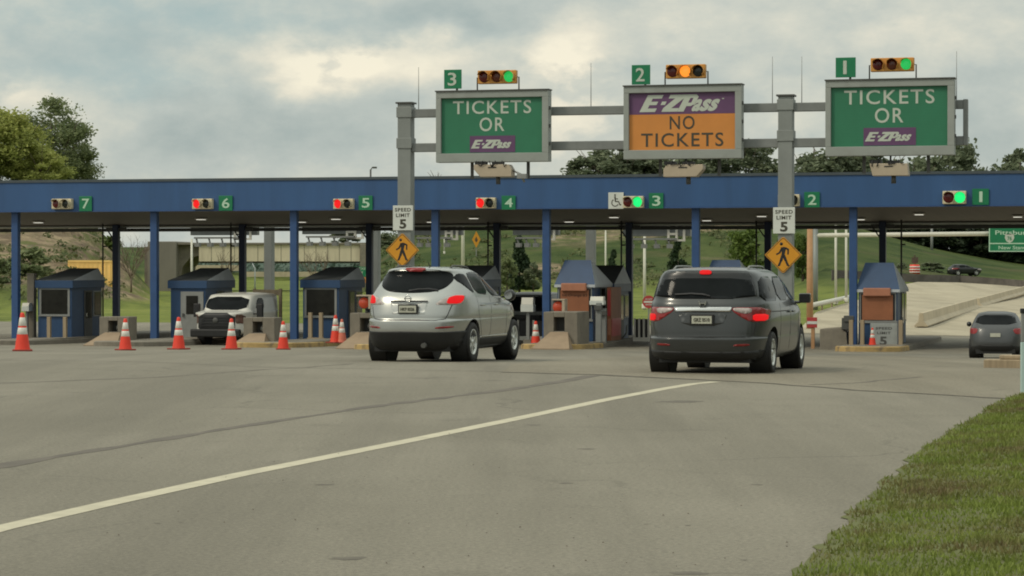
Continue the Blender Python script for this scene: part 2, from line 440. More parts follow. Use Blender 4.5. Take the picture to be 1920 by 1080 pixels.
def finish_body(root, keys, paint, wheels, rw, N=96):
    body = loft_body(keys, N).build('body', paint, root)
    bvh = BVHTree.FromPolygons([v.co.copy() for v in body.data.vertices], [list(p.vertices) for p in body.data.polygons])
    c = MB()
    hw = max(k[3] for k in keys)
    for y in wheels:
        c = MB()
        for s in (-1, 1):
            c.lathe([(0.001, s * (hw - .36)), (rw, s * (hw - .36)), (rw, s * (hw + .3)), (0.001, s * (hw + .3))], 40, axis='x', c=(0, y, rw - .085), smooth=False)
        co = c.build('cutter', M_BLACK, root)
        cut(body, co)
    body.data.materials.clear(); body.data.materials.append(paint)
    # dark wheel housings and the underside between the axles
    m = MB()
    for y in wheels:
        for s in (-1, 1):
            m.lathe([(rw - .012, s * (hw - .355)), (rw - .012, s * (hw - .05))], 40, axis='x', c=(0, y, rw - .085))
            m.disc((s * (hw - .35), y, rw - .085), rw, 40, axis='x')
    zb = keys[0][0]
    m.box(-hw * .72, hw * .72, wheels[0] - .75, wheels[1] + .4, zb - .05, zb + .1)
    m.build('underbody', M_TRIM, root)
    return body, bvh

def roof_rail(root, bvh, x, y0, y1, m):
    pts = []
    for k in range(9):
        y = lerp(y0, y1, k / 8); h = bvh.ray_cast(Vector((x, y, 5)), Vector((0, 0, -1)))[0]
        pts.append(h + Vector((0, 0, .035 if 0 < k < 8 else -.01)))
    MB().tube(pts, .016, 6).build('roof_rail', m, root)
# --- silver crossover
def suv():
    P = hit(795, 677); hd = math.radians(15.5)
    fw = Vector((math.sin(hd), math.cos(hd), 0))
    root = thing('suv', 'silver crossover with lit tail lamps waiting before the tickets booths under sign 3', 'car', P - fw * 1.02 * 1.085, -hd)
    root.location.z = P.z; root.scale = (1.14, 1.085, 1.085)
    keys = [(.25, .16, 4.50, .78, 5, 4), (.33, .09, 4.62, .86, 5, 4), (.47, .03, 4.72, .905, 4.6, 3.6), (.585, 0.0, 4.78, .925, 4.4, 3.4),
            (.765, .012, 4.80, .938, 4.4, 3.2), (.795, .055, 4.79, .937, 4.4, 3.2), (.86, .065, 4.76, .942, 4.4, 3.2), (.97, .095, 4.68, .94, 4.4, 3.2), (1.06, .125, 4.40, .93, 4.4, 3.4),
            (1.12, .15, 3.95, .915, 4.4, 3.6), (1.19, .19, 3.50, .895, 4.4, 4), (1.27, .25, 3.30, .865, 4.2, 4), (1.40, .36, 3.00, .80, 4.0, 4), (1.53, .50, 2.70, .735, 3.8, 4),
            (1.62, .56, 2.46, .685, 3.6, 4), (1.675, .52, 2.28, .635, 3.6, 4), (1.705, .56, 2.1, .58, 3.4, 4), (1.73, .78, 1.9, .46, 3, 4), (1.742, 1.05, 1.65, .26, 3, 3)]
    body, bvh = finish_body(root, keys, M_SILVER, (1.02, 3.845), .435)
    win = [(-.65, 1.49), (-.585, 1.645), (-.36, 1.69), (.36, 1.69), (.585, 1.645), (.65, 1.49), (.58, 1.36), (.40, 1.285), (.0, 1.262), (-.40, 1.285), (-.58, 1.36)]
    skin_patch(bvh, win, 'rear').build('rear_window', M_GLASS, root)
    skin_patch(bvh, [(-.18, 1.700), (.18, 1.700), (.18, 1.674), (-.18, 1.674)], 'rear', off=.03, rnd=1).build('brake_lamp', M_TAILD, root)
    for s in (1, -1):
        g = (lambda p: p) if s > 0 else mir
        tl = skin_patch(bvh, g([(.46, 1.055), (.50, 1.10), (.60, 1.18), (.72, 1.225), (.845, 1.235), (.85, 1.15), (.82, 1.058), (.70, 1.05)]), 'rear', rnd=2).build('tail_lamp', M_TAILW, root)
        skin_patch(bvh, g([(.635, 1.075), (.66, 1.18), (.74, 1.22), (.835, 1.22), (.84, 1.14), (.81, 1.075)]), 'rear', off=.012, rnd=1).build('red_lens', M_TAILON, tl)
        skin_patch(bvh, g([(.50, .655), (.76, .675), (.76, .64), (.50, .62)]), 'rear', rnd=1).build('reflector', M_TAILR, root)
        sd = 'right' if s > 0 else 'left'
        for nm, q in (('quarter_window', [(.66, 1.525), (1.12, 1.27), (1.22, 1.27), (1.20, 1.60), (.90, 1.625)]),
                      ('door_window', [(1.30, 1.255), (2.06, 1.215), (2.06, 1.635), (1.62, 1.65), (1.28, 1.62)]),
                      ('door_window', [(2.13, 1.21), (3.12, 1.175), (2.95, 1.30), (2.62, 1.50), (2.36, 1.60), (2.13, 1.635)])):
            skin_patch(bvh, q, sd, rnd=1).build(nm, M_GLASS, root)
        dl = [strip([(1.26, 1.2), (1.3, .9), (1.5, .55), (1.6, .36)], .012), strip([(2.1, 1.2), (2.1, .36)], .012), strip([(3.22, 1.12), (3.2, .5), (3.2, .36)], .012)]
        merge(*[skin_patch(bvh, q, sd, off=.002, rnd=0, step=.1) for q in dl]).build('door_gap', M_TRIM, root)
        hb = MB()
        for y in (1.45, 2.35): hb.box(s * .93 - .02, s * .93 + .035 * (1 if s > 0 else 1), y, y + .2, 1.02, 1.05)
        hb.build('door_handle', M_SILVER, root, bevel=.01)
        sill = skin_patch(bvh, [(1.45, .25), (3.42, .25), (3.42, .42), (1.45, .42)], sd, rnd=0).build('sill_cladding', M_TRIM, root)
        skin_patch(bvh, [(1.5, .43), (3.4, .43), (3.4, .46), (1.5, .46)], sd, rnd=0, off=.01).build('sill_strip', M_CHROME, root)
        m = MB(); m.lathe([(0.001, -.07), (.07, -.06), (.105, 0), (.11, .05), (.09, .085), (0.001, .09)], 14, axis='y', c=(s * 1.03, 3.02, 1.2))
        m.box(min(s * .88, s * 1.0), max(s * .88, s * 1.0), 3.0, 3.06, 1.15, 1.19)
        m.build('side_mirror', M_BLACKP, root)
        MB().disc((s * 1.03, 2.935, 1.2), .075, 16).build('mirror_glass', M_CHROME, root)
        roof_rail(root, bvh, s * .50, .95, 2.2, M_GREYD)
    skin_patch(bvh, [(-.80, 1.25), (.80, 1.25), (.66, 1.64), (-.66, 1.64)], 'front', rnd=1).build('windscreen', M_GLASS, root)
    skin_patch(bvh, [(-.89, .24), (.89, .24), (.935, .45), (.935, .585), (.6, .56), (0, .575), (-.6, .56), (-.935, .585), (-.935, .45)], 'rear', rnd=1, off=.012).build('lower_bumper', M_TRIM, root)
    gp = [strip([(-.74, 1.12), (-.68, .90), (-.64, .80), (-.5, .775), (.5, .775), (.64, .80), (.68, .90), (.74, 1.12)], .013)]
    merge(*[skin_patch(bvh, q, 'rear', off=.002, rnd=0) for q in gp]).build('tailgate_gap', M_TRIM, root)
    rec = skin_patch(bvh, [(-.33, 1.10), (.33, 1.10), (.29, .90), (-.29, .90)], 'rear', rnd=0, off=.004).build('plate_recess', M_SILVER, root)
    skin_patch(bvh, [(-.335, 1.098), (.335, 1.098), (.335, 1.118), (-.335, 1.118)], 'rear', rnd=0, off=.03).build('tailgate_handle', M_TRIM, root)
    y0 = .03
    MB().box(-.175, .175, y0, y0 + .05, .895, 1.065).build('plate_frame', M_BLACK, root, bevel=.006)
    pm = MB().box(-.155, .155, y0 - .008, y0 + .003, .915, 1.04); pl = pm.build('number_plate', M_PLATE, root)
    lt = MB(); put_text(lt, 'HKP 8526', 0, .975, .25, .06, y0 - .01, offset=.02); lt.build('plate_number', M_DARKLET, pl)
    e = MB(); ye = .055
    e.lathe([(.045, ye), (.055, ye - .012), (.065, ye)], 20, axis='y', c=(0, 0, 1.165)); e.box(-.065, .065, ye - .012, ye + .02, 1.155, 1.175)
    e.build('badge', M_CHROME, root)
    wp = skin_patch(bvh, strip([(-.05, 1.30), (.1, 1.325), (.3, 1.335), (.47, 1.31)], .022), 'rear', off=.02, rnd=0).build('rear_wiper', M_BLACK, root)
    MB().tube([(.3, .12, .33), (.3, -.03, .32)], .045, 12).build('exhaust_pipe', M_GREYD, root)
    MB().tube([(.12, 1.0, 1.735), (.12, .88, 1.83)], [.012, .005], 6).build('aerial', M_BLACK, root)
    skin_patch(bvh, [(-.6, 1.0), (.6, 1.0), (.5, .7), (-.5, .7)], 'front').build('grille', M_BLACK, root)
    for s in (1, -1):
        skin_patch(bvh, [(s * .62, 1.0), (s * .9, 1.05), (s * .9, .88), (s * .66, .85)], 'front').build('headlamp', M_TAILW, root)
    for x in (-.80, .80):
        make_wheel(root, x, 1.02, .362, .24, spokes=6); make_wheel(root, x, 3.845, .362, .24, spokes=6)
suv()

# --- charcoal minivan
def minivan():
    P = hit(1337, 698.2); hd = math.radians(15.5); fw = Vector((math.sin(hd), math.cos(hd), 0))
    root = thing('minivan', 'dark grey minivan with bright red tail lamps heading for the booths under the orange sign', 'minivan', P - fw * 1.0, -hd)
    root.location.z = P.z; root.scale = (1.065, 1.0, 1.0)
    keys = [(.24, .14, 4.80, .86, 5.5, 4), (.31, .06, 4.92, .93, 5.5, 4), (.42, .02, 5.02, .96, 5.2, 3.6), (.585, 0.0, 5.10, .978, 5, 3.4), (.615, .038, 5.11, .977, 5, 3.4), (.72, .05, 5.12, .985, 5, 3.2),
            (.86, .07, 5.08, .99, 5, 3.2), (.98, .09, 4.95, .985, 5, 3.4), (1.08, .11, 4.65, .975, 5, 3.6), (1.15, .13, 4.25, .96, 5, 4), (1.22, .17, 4.05, .935, 5, 4.2),
            (1.32, .22, 3.80, .90, 5.5, 4.4), (1.44, .28, 3.50, .865, 5.5, 4.6), (1.55, .33, 3.18, .825, 5.5, 4.8), (1.63, .35, 2.92, .785, 5.5, 4.6), (1.685, .36, 2.72, .735, 5, 4.4),
            (1.72, .45, 2.5, .65, 4, 4.2), (1.745, .66, 2.2, .50, 3.6, 4), (1.757, 1.1, 1.8, .26, 3, 3)]
    body, bvh = finish_body(root, keys, M_DGREY, (1.0, 4.0), .43)
    skin_patch(bvh, [(-.80, 1.245), (.80, 1.245), (.775, 1.40), (.67, 1.665), (.60, 1.695), (-.60, 1.695), (-.67, 1.665), (-.775, 1.40)], 'rear', rnd=1).build('window_surround', M_BLACKP, root)
    skin_patch(bvh, [(-.775, 1.25), (.775, 1.25), (.74, 1.42), (.66, 1.575), (-.66, 1.575), (-.74, 1.42)], 'rear', off=.012, rnd=1).build('rear_window', M_GLASS, root)
    skin_patch(bvh, [(-.095, 1.69), (.095, 1.69), (.085, 1.635), (-.085, 1.635)], 'rear', off=.03, rnd=1).build('brake_lamp', M_TAILON, root)
    skin_patch(bvh, [(-.45, 1.10), (.45, 1.10), (.43, 1.03), (-.43, 1.03)], 'rear', off=.022, rnd=0).build('chrome_bar', M_CHROME, root)
    for s in (1, -1):
        g = (lambda p: p) if s > 0 else mir
        tl = skin_patch(bvh, g([(.43, 1.10), (.945, 1.10), (.935, .86), (.72, .865), (.60, .935), (.47, 1.03)]), 'rear', rnd=1).build('tail_lamp', M_TAILR, root)
        skin_patch(bvh, g([(.46, 1.09), (.74, 1.09), (.73, 1.01), (.64, .995), (.49, 1.04)]), 'rear', off=.012, rnd=1).build('clear_lens', M_TAILW, tl)
        skin_patch(bvh, g([(.755, .99), (.925, .99), (.92, .88), (.76, .88)]), 'rear', off=.013, rnd=1).build('lit_lens', M_TAILON, tl)
        skin_patch(bvh, g([(.50, .50), (.72, .51), (.72, .475), (.50, .465)]), 'rear', rnd=1).build('reflector', M_TAILR, root)
        sd = 'right' if s > 0 else 'left'
        for nm, q in (('quarter_window', [(.42, 1.20), (1.52, 1.20), (1.52, 1.60), (.62, 1.60)]),
                      ('door_window', [(1.60, 1.20), (2.52, 1.19), (2.52, 1.60), (1.60, 1.60)]),
                      ('door_window', [(2.60, 1.19), (3.72, 1.17), (3.30, 1.42), (2.95, 1.59), (2.60, 1.60)])):
            skin_patch(bvh, q, sd, rnd=1).build(nm, M_GLASS, root)
        dl = [strip([(1.56, 1.15), (1.56, .36)], .012), strip([(2.56, 1.15), (2.56, .36)], .012), strip([(3.55, 1.1), (3.5, .36)], .012), strip([(.35, 1.03), (1.56, 1.02), (2.5, 1.02)], .016)]
        merge(*[skin_patch(bvh, q, sd, off=.002, rnd=0, step=.1) for q in dl]).build('door_gap', M_TRIM, root)
        hb = MB()
        for y in (2.3, 2.7): hb.box(s * .99 - .025, s * .99 + .025, y, y + .19, .985, 1.015)
        hb.build('door_handle', M_DGREY, root, bevel=.01)
        m = MB(); m.box(min(s * .99, s * 1.18), max(s * .99, s * 1.18), 3.42, 3.53, 1.13, 1.30); m.box(min(s * .9, s * 1.02), max(s * .9, s * 1.02), 3.45, 3.52, 1.12, 1.17)
        m.build('side_mirror', M_DGREY, root, bevel=.035)
        MB().box(min(s * 1.0, s * 1.165), max(s * 1.0, s * 1.165), 3.412, 3.419, 1.145, 1.285).build('mirror_glass', M_BLACKP, root)
        roof_rail(root, bvh, s * .58, .75, 2.45, M_GREYM)
    skin_patch(bvh, [(-.87, 1.24), (.87, 1.24), (.72, 1.63), (-.72, 1.63)], 'front', rnd=1).build('windscreen', M_GLASS, root)
    skin_patch(bvh, [(-.92, .22), (.92, .22), (.985, .32), (.985, .41), (.5, .375), (-.5, .375), (-.985, .41), (-.985, .32)], 'rear', rnd=1, off=.008).build('lower_bumper', M_TRIM, root)
    gp = [strip([(-.80, .86), (-.77, .66), (-.72, .62), (.72, .62), (.77, .66), (.80, .86)], .014)]
    merge(*[skin_patch(bvh, q, 'rear', off=.002, rnd=0) for q in gp]).build('tailgate_gap', M_TRIM, root)
    skin_patch(bvh, [(-.40, 1.02), (.40, 1.02), (.31, .80), (-.31, .80)], 'rear', rnd=1, off=.003).build('plate_recess', M_DGREY, root)
    y0 = .02
    MB().box(-.185, .185, y0, y0 + .06, .815, .985).build('plate_frame', M_BLACK, root, bevel=.006)
    pl = MB().box(-.155, .155, y0 - .008, y0 + .003, .835, .96).build('number_plate', M_PLATE, root)
    lt = MB(); put_text(lt, 'GRZ 0510', 0, .897, .25, .06, y0 - .01, offset=.02); lt.build('plate_number', M_DARKLET, pl)
    b = MB(); ye = .10
    for s in (-1, 1):
        b.add([(s * .028, ye - .02, 1.135), (s * .046, ye - .02, 1.135), (s * .062, ye - .02, 1.20), (s * .044, ye - .02, 1.20), (s * .028, ye + .05, 1.135), (s * .046, ye + .05, 1.135), (s * .062, ye + .05, 1.20), (s * .044, ye + .05, 1.20)],
              [(0, 1, 2, 3), (4, 5, 6, 7), (0, 1, 5, 4), (1, 2, 6, 5), (2, 3, 7, 6), (3, 0, 4, 7)])
    b.box(-.034, .034, ye - .02, ye + .05, 1.158, 1.174)
    b.build('badge', M_CHROME, root)
    skin_patch(bvh, strip([(-.45, 1.295), (-.2, 1.315), (0, 1.30), (.1, 1.27)], .024), 'rear', off=.03, rnd=0).build('rear_wiper', M_BLACK, root)
    skin_patch(bvh, [(-.5, 1.0), (.5, 1.0), (.45, .8), (-.45, .8)], 'front').build('grille', M_CHROME, root)
    for s in (1, -1): skin_patch(bvh, [(s * .62, 1.0), (s * .9, 1.04), (s * .93, .86), (s * .66, .84)], 'front').build('headlamp', M_TAILW, root)
    for x in (-.845, .845):
        make_wheel(root, x, 1.0, .345, .235, spokes=8); make_wheel(root, x, 4.0, .345, .235, spokes=8)
minivan()

# --- plainer cars further away
def far_car(name, label, cat, P, hd, L, W, H, paint, lamps=M_TAILR, group=None, wheels=True):
    root = thing(name, label, cat, P, -hd, group)
    w = W / 2
    keys = [(.22, .12, L - .3, w * .9, 5, 4), (.32, .05, L - .15, w * .96, 5, 4), (.5, 0, L - .04, w * .985, 4.6, 3.4), (.70, .03, L, w, 4.6, 3.2), (.60 * H, .10, L - .15, w * .99, 4.6, 3.4),
            (.655 * H, .15, L - .75, w * .96, 4.6, 4), (.70 * H, .22, L - 1.15, w * .92, 4.4, 4), (.80 * H, .42, L - 1.55, w * .84, 4.2, 4), (.90 * H, .60, L - 1.95, w * .75, 4, 4), (.96 * H, .68, L - 2.2, w * .66, 3.6, 4), (H, 1.1, L - 2.7, w * .35, 3, 3)]
    body, bvh = finish_body(root, keys, paint, (.85, L - .95), .40, 64)
    skin_patch(bvh, [(-w * .78, .73 * H), (w * .78, .73 * H), (w * .66, .93 * H), (-w * .66, .93 * H)], 'rear', rnd=1).build('rear_window', M_GLASS, root)
    skin_patch(bvh, [(-w * .80, .73 * H), (w * .80, .73 * H), (w * .66, .93 * H), (-w * .66, .93 * H)], 'front', rnd=1).build('windscreen', M_GLASS, root)
    for s in (1, -1):
        g = (lambda p: p) if s > 0 else mir
        skin_patch(bvh, g([(w * .62, .64 * H), (w * .97, .66 * H), (w * .97, .53 * H), (w * .72, .53 * H)]), 'rear', rnd=1).build('tail_lamp', lamps, root)
        skin_patch(bvh, [(s * w * .6, .55 * H), (s * w * .92, .58 * H), (s * w * .92, .47 * H), (s * w * .66, .46 * H)], 'front').build('headlamp', M_TAILW, root)
        sd = 'right' if s > 0 else 'left'
        skin_patch(bvh, [(1.0, .71 * H), (L * .44, .70 * H), (L * .44, .91 * H), (1.15, .90 * H)], sd, rnd=1).build('door_window', M_GLASS, root)
        skin_patch(bvh, [(L * .455, .70 * H), (L * .70, .69 * H), (L * .58, .87 * H), (L * .455, .91 * H)], sd, rnd=1).build('door_window', M_GLASS, root)
        MB().lathe([(0.001, -.05), (.07, -.04), (.085, .04), (0.001, .06)], 12, axis='y', c=(s * (w + .09), L * .64, .70 * H)).build('side_mirror', M_BLACKP, root)
    skin_patch(bvh, [(-w * .93, .20), (w * .93, .20), (w * .97, .44), (-w * .97, .44)], 'rear', rnd=1, off=.01).build('lower_bumper', M_TRIM, root)
    MB().box(-.16, .16, .005, .06, .47 * H, .55 * H).build('number_plate', M_PLATE, root)
    for x in (-w + .11, w - .11):
        make_wheel(root, x, .85, .32, .21, spokes=5); make_wheel(root, x, L - .95, .32, .21, spokes=5)
    return root
P = hit(1868, 671.5); hd = math.radians(13)
far_car('hatchback', 'dark grey hatchback driving away beyond the booth at the far right of the plaza', 'car', P - Vector((math.sin(hd), math.cos(hd), 0)) * .75, hd, 4.3, 1.72, 1.50, M_DGREY2, M_TAILD).scale = (.84, .84, .84)
P = hit(1817, 517.5)
far_car('dark_sedan', 'dark car parked side-on by the grassy hill above the concrete ramp', 'car', Vector((P.x - 2.2, P.y + 1.5, terrain(P.x, P.y + 1.5))), math.radians(75), 4.2, 1.8, 1.35, M_BLACKP)
P = Vector(((243 - 960) / F * 330, 330, terrain((243 - 960) / F * 330, 330)))
far_car('white_sedan', 'small white car far off between the yellow container and the bare shrub', 'car', Vector((P.x, P.y, P.z)), math.radians(168), 4.2, 1.8, 1.5, M_WHITEP)

# --- black pickup seen between the crossover and the booth
def pickup():
    c = PZ(u_at(981, 9.0), 9.0, ZG)
    root = thing('pickup_truck', 'black vehicle with a grey bumper half hidden between the silver crossover and booth 3', 'truck', c, RZ)
    keys = [(.45, .15, 5.3, .92, 7, 5), (.6, .08, 5.4, 1.0, 7, 5), (.9, .05, 5.45, 1.03, 7, 5), (1.15, .06, 5.3, 1.03, 7, 5), (1.22, .10, 4.3, 1.01, 7, 6), (1.5, .22, 3.9, .97, 7, 6), (1.78, .40, 3.5, .92, 6, 6), (1.86, .6, 3.2, .8, 5, 5), (1.9, 1.2, 2.6, .5, 4, 4)]
    body, bvh = finish_body(root, keys, M_BLACKP, (1.1, 4.3), .46, 64)
    skin_patch(bvh, [(-.86, 1.25), (.86, 1.25), (.80, 1.75), (-.80, 1.75)], 'rear', rnd=1).build('rear_window', M_GLASS, root)
    MB().box(-1.05, 1.05, -.12, .12, .98, 1.13).box(-.9, .9, -.1, .1, .5, .62).build('rear_bumper', M_GREYM, root, bevel=.03)
    for s in (-1, 1):
        skin_patch(bvh, [(s * .86, 1.12), (s * 1.01, 1.12), (s * 1.01, .86), (s * .86, .86)], 'rear', rnd=1).build('tail_lamp', M_TAILR, root)
    for x in (-.86, .86):
        make_wheel(root, x, 1.1, .38, .25, spokes=5); make_wheel(root, x, 4.3, .38, .25, spokes=5)
pickup()

# --- white cutaway van, facing the camera
def white_van():
    hd = math.radians(180 + 15)
    P = PZ(u_at(404, -1.6), -1.6, zprof(-1.6))
    root = thing('white_van', 'white van with a black grille and bumper parked nose-on behind the cones beside booth 6', 'van', P, -hd)
    # local +y is the van's forward; the nose is at y = 0
    def Y(y): return y
    keys = [(.38, -4.2, -.12, .90, 8, 5), (.5, -4.3, -.03, .99, 8, 5), (.75, -4.35, 0, 1.0, 8, 4.6), (1.0, -4.35, -.03, 1.0, 8, 4.6), (1.18, -4.35, -.07, 1.0, 8, 7), (1.235, -4.35, -.45, .99, 8, 7), (1.28, -4.35, -.92, .97, 8, 8),
            (1.5, -4.35, -1.10, .95, 8, 8), (1.72, -4.35, -1.32, .92, 8, 8), (1.84, -4.3, -1.48, .87, 8, 8), (1.90, -4.1, -2.0, .70, 6, 5), (1.93, -3.6, -2.6, .4, 5, 4)]
    body, bvh = finish_body(root, keys, M_WHITEP, (-3.5, -.95), .42, 64)
    skin_patch(bvh, [(-.86, 1.29), (.86, 1.29), (.80, 1.78), (-.80, 1.78)], 'front', rnd=1).build('windscreen', M_GLASS, root)
    gr = skin_patch(bvh, [(-.72, .50), (.72, .50), (.72, 1.19), (-.72, 1.19)], 'front', rnd=1, off=.015).build('grille', M_BLACK, root)
    sl = MB()
    for k in range(4): sl.box(-.64, .64, .005, .03, .70 + k * .105, .72 + k * .105)
    sl.build('grille_bar', M_TRIM, gr)
    MB().lathe([(0.001, .035), (.10, .035), (.11, .02)], 24, axis='y', c=(0, 0, .92)).build('badge', M_GREYD, root)
    MB().box(-.98, .98, -.12, .10, .30, .60).build('front_bumper', M_TRIM, root, bevel=.05)
    for s in (-1, 1):
        hl = skin_patch(bvh, [(s * .73, .80), (s * .95, .80), (s * .95, 1.14), (s * .73, 1.14)], 'front', rnd=1, off=.012).build('headlamp', mat('amber_headlamp', (.16, .09, .07), .2, var=.4, scale=9), root)
        m = MB().box(min(s * 1.14, s * 1.38), max(s * 1.14, s * 1.38), -1.38, -1.22, 1.02, 1.52); m.box(min(s * .9, s * 1.16), max(s * .9, s * 1.16), -1.33, -1.28, 1.12, 1.17)
        m.build('side_mirror', M_BLACK, root, bevel=.04)
        skin_patch(bvh, [(-1.60, 1.28), (-2.5, 1.28), (-2.5, 1.72), (-1.85, 1.72)], 'right' if s > 0 else 'left', rnd=1).build('door_window', M_GLASS, root)
        make_wheel(root, s * .85, -.95, .37, .24, M_GREYM, 5); make_wheel(root, s * .85, -3.5, .37, .24, M_GREYM, 5)
white_van()

# ------------------------------------------------------------------ canopy (local axes: x along the plaza, y away, z up; origin on plaza line)
UL, UR = u_at(-260, 0), u_at(2180, 0)
CAN = thing('toll_canopy', 'long blue toll plaza canopy roof on blue columns above the booths', 'canopy', PZ(0, 0, 0))
ZT, ZB = 4.975, 3.845
MB().box(UL, UR, 0, .25, ZB, ZT).build('fascia', M_BLUE, CAN)
MB().box(UL - .03, UR + .03, -.04, 11.3, ZT, ZT + .10).build('roof_edge', M_FLASH, CAN)
MB().box(UL, UR, -.022, -.001, ZB, ZB + .05).build('fascia_trim', M_BLUE2, CAN)
m = MB(); m.add([(UL, .25, ZB + .02), (UR, .25, ZB + .02), (UR, 10.7, 3.50), (UL, 10.7, 3.50), (UL, .25, ZB + .06), (UR, .25, ZB + .06), (UR, 10.7, 3.54), (UL, 10.7, 3.54)],
            [(0, 1, 2, 3), (4, 5, 6, 7), (0, 1, 5, 4), (2, 3, 7, 6), (1, 2, 6, 5), (0, 3, 7, 4)])
m.build('soffit', M_SOFFIT, CAN)
MB().box(UL, UR, 10.7, 11.0, 3.40, ZT - .01).build('rear_fascia', M_GREYD, CAN)
MB().box(UL, UR, 10.2, 10.32, 3.39, 3.46).build('conduit', M_WHITE, CAN)
MB().box(UL, UR, 10.72, 10.9, 3.24, 3.385).build('rear_beam', M_GREYD, CAN)
FP = [30, 290, 552, 817, 1025, 1305, 1600, 1950]
RP = [218, 455, 693, 932, 1180, 1440, 1655]
for i, px in enumerate(FP + [-240, 2260]):
    u = u_at(px, .40)
    MB().box(u - .135, u + .135, .27, .53, ZG - .1, ZB + .015).build('column', M_BLUE2, CAN, bevel=.015)
for px in RP + [-30, 1990]:
    u = u_at(px, 10.0)
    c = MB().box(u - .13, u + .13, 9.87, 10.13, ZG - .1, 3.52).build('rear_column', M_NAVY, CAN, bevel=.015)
    MB().box(u - .45, u + .45, 9.94, 10.06, 3.28, 3.40).tube([(u - .4, 10, 3.3), (u - .12, 10, 2.9)], .03, 6).build('bracket', M_GREYD, c)
for px in (193, 433, 915, 1165, 1418, 1690):
    u = u_at(px, 8.6)
    MB().tube([(u, 8.6, ZG), (u, 8.6, 3.55)], .035, 8).tube([(u, 8.6, 2.6), (u + .16, 8.6, 2.6)], .03, 6).build('downpipe', M_GREYD, CAN)
DL = [(72, 414), (377, 408), (565, 413), (630, 407.5), (809, 413), (888, 406), (1067, 412.5), (1151, 404), (1325, 410), (1428, 402), (1613, 408), (1723, 398.5), (1908, 403), (496, 411.8), (205, 410)]
for px, py in DL[:13]:
    lo, hi = .3, 10.4                     # depth at which the sloping soffit shows at this height
    for _ in range(30):
        v = (lo + hi) / 2; u = u_at(px, v); p = PZ(u, v)
        if zat(py, p.y) > lerp(ZB + .02, 3.50, (v - .25) / 10.45): hi = v
        else: lo = v
    zs = lerp(ZB + .02, 3.50, (v - .25) / 10.45) - .03
    d = MB().box(u - .20, u + .20, v - .20, v + .20, zs - .045, zs + .01).build('downlight', M_CREAMW, CAN, bevel=.01)
    MB().box(u - .15, u + .15, v - .15, v + .15, zs - .06, zs - .046).build('lens', M_LAMPW, d)

# ------------------------------------------------------------------ lane signals and number plates on the fascia
def fpos(px, py, v=-.02):
    u = u_at(px, v); y = PZ(u, v).y
    return u, zat(py, y), F / y
def lane_signal(px0, px1, py0, py1, left, right, label):
    u0, z1, s = fpos(px0, py0); u1, z0, _ = fpos(px1, py1)
    w, h = u1 - u0, z1 - z0; r = h * .44
    t = thing('lane_signal', label, 'signal light', PZ((u0 + u1) / 2, -.025, (z0 + z1) / 2), group='two-lamp lane signals on the canopy fascia')
    MB().box(-w / 2, w / 2, -.20, .02, -h / 2, h / 2).build('housing', M_SIGC, t, bevel=.02)
    for sx, mt in ((-1, left), (1, right)):
        c = sx * w * .24
        l = MB().lathe([(0.001, -.245), (r * .5, -.238), (r * .95, -.21), (r * .97, -.2)], 20, axis='y', c=(c, 0, 0)).build('lens', mt, t)
        v = MB(); n = 14
        for k in range(n):                               # hood over the upper and right part of the lens
            a0, a1 = math.radians(-50 + 200 * k / n), math.radians(-50 + 200 * (k + 1) / n)
            q = [(c + r * 1.04 * math.cos(a), yy, r * 1.04 * math.sin(a)) for a in (a0, a1) for yy in (-.20, -.40)]
            v.add(q, [(0, 1, 3, 2)], 0)
        v.build('hood', M_BLACK if mt in (M_BLACK,) else M_SIGC, t).modifiers.new('s', 'SOLIDIFY').thickness = .008
    return t
OFFD = M_LGRN
lane_signal(101, 138, 373, 392, M_LRED, OFFD, 'unlit two-lamp signal beside the green number 7')
lane_signal(364, 401, 373, 392, M_LREDON, OFFD, 'two-lamp signal showing red beside the green number 6')
lane_signal(628, 665, 373, 392, M_LREDON, OFFD, 'two-lamp signal showing red beside the green number 5')
lane_signal(895, 931, 371, 391, M_LREDON, OFFD, 'two-lamp signal showing red beside the green number 4')
lane_signal(1170, 1208, 368, 390, M_LRED, M_LGRNON, 'two-lamp signal showing green between wheelchair sign and number 3')
lane_signal(1460, 1500, 365, 387, M_LRED, OFFD, 'unlit two-lamp signal half behind the gantry post beside number 2')
lane_signal(1768, 1812, 358.5, 382.5, M_LRED, M_LGRNON, 'two-lamp signal showing green beside the green number 1')
NUMG = 'green lane number plates'
for d, a in {'7': (149.5, 173, 368, 396), '6': (411, 436.5, 367, 395), '5': (673, 699, 367, 394), '4': (941, 967, 367, 393), '3': (1217, 1244, 362, 391), '2': (1508, 1537, 360, 389), '1': (1823, 1854, 354, 384)}.items():
    u0, z1, s = fpos(a[0], a[2]); u1, z0, _ = fpos(a[1], a[3]); w, h = u1 - u0, z1 - z0
    t = thing('lane_number_sign', f'small green plate with a pale {d} on the blue canopy fascia', 'lane sign', PZ((u0 + u1) / 2, -.03, (z0 + z1) / 2), group=NUMG)
    p = MB().box(-w / 2, w / 2, -.03, .008, -h / 2, h / 2).build('panel', M_GREEN2, t, bevel=.006)
    lt = MB(); put_text(lt, d, .01, 0, .30 if d != '1' else .11, h * .66, -.035, offset=.012); lt.build('numeral', M_LETTERG, t)
u0, z1, s = fpos(1141, 361); u1, z0, _ = fpos(1169.5, 391.5); w, h = u1 - u0, z1 - z0
t = thing('accessible_sign', 'square white sign with black wheelchair symbol on the canopy fascia', 'sign', PZ((u0 + u1) / 2, -.03, (z0 + z1) / 2))
MB().box(-w / 2, w / 2, -.03, .008, -h / 2, h / 2).build('panel', M_WHITE, t, bevel=.006)
m = MB(); k = h * .5
yy = -.036
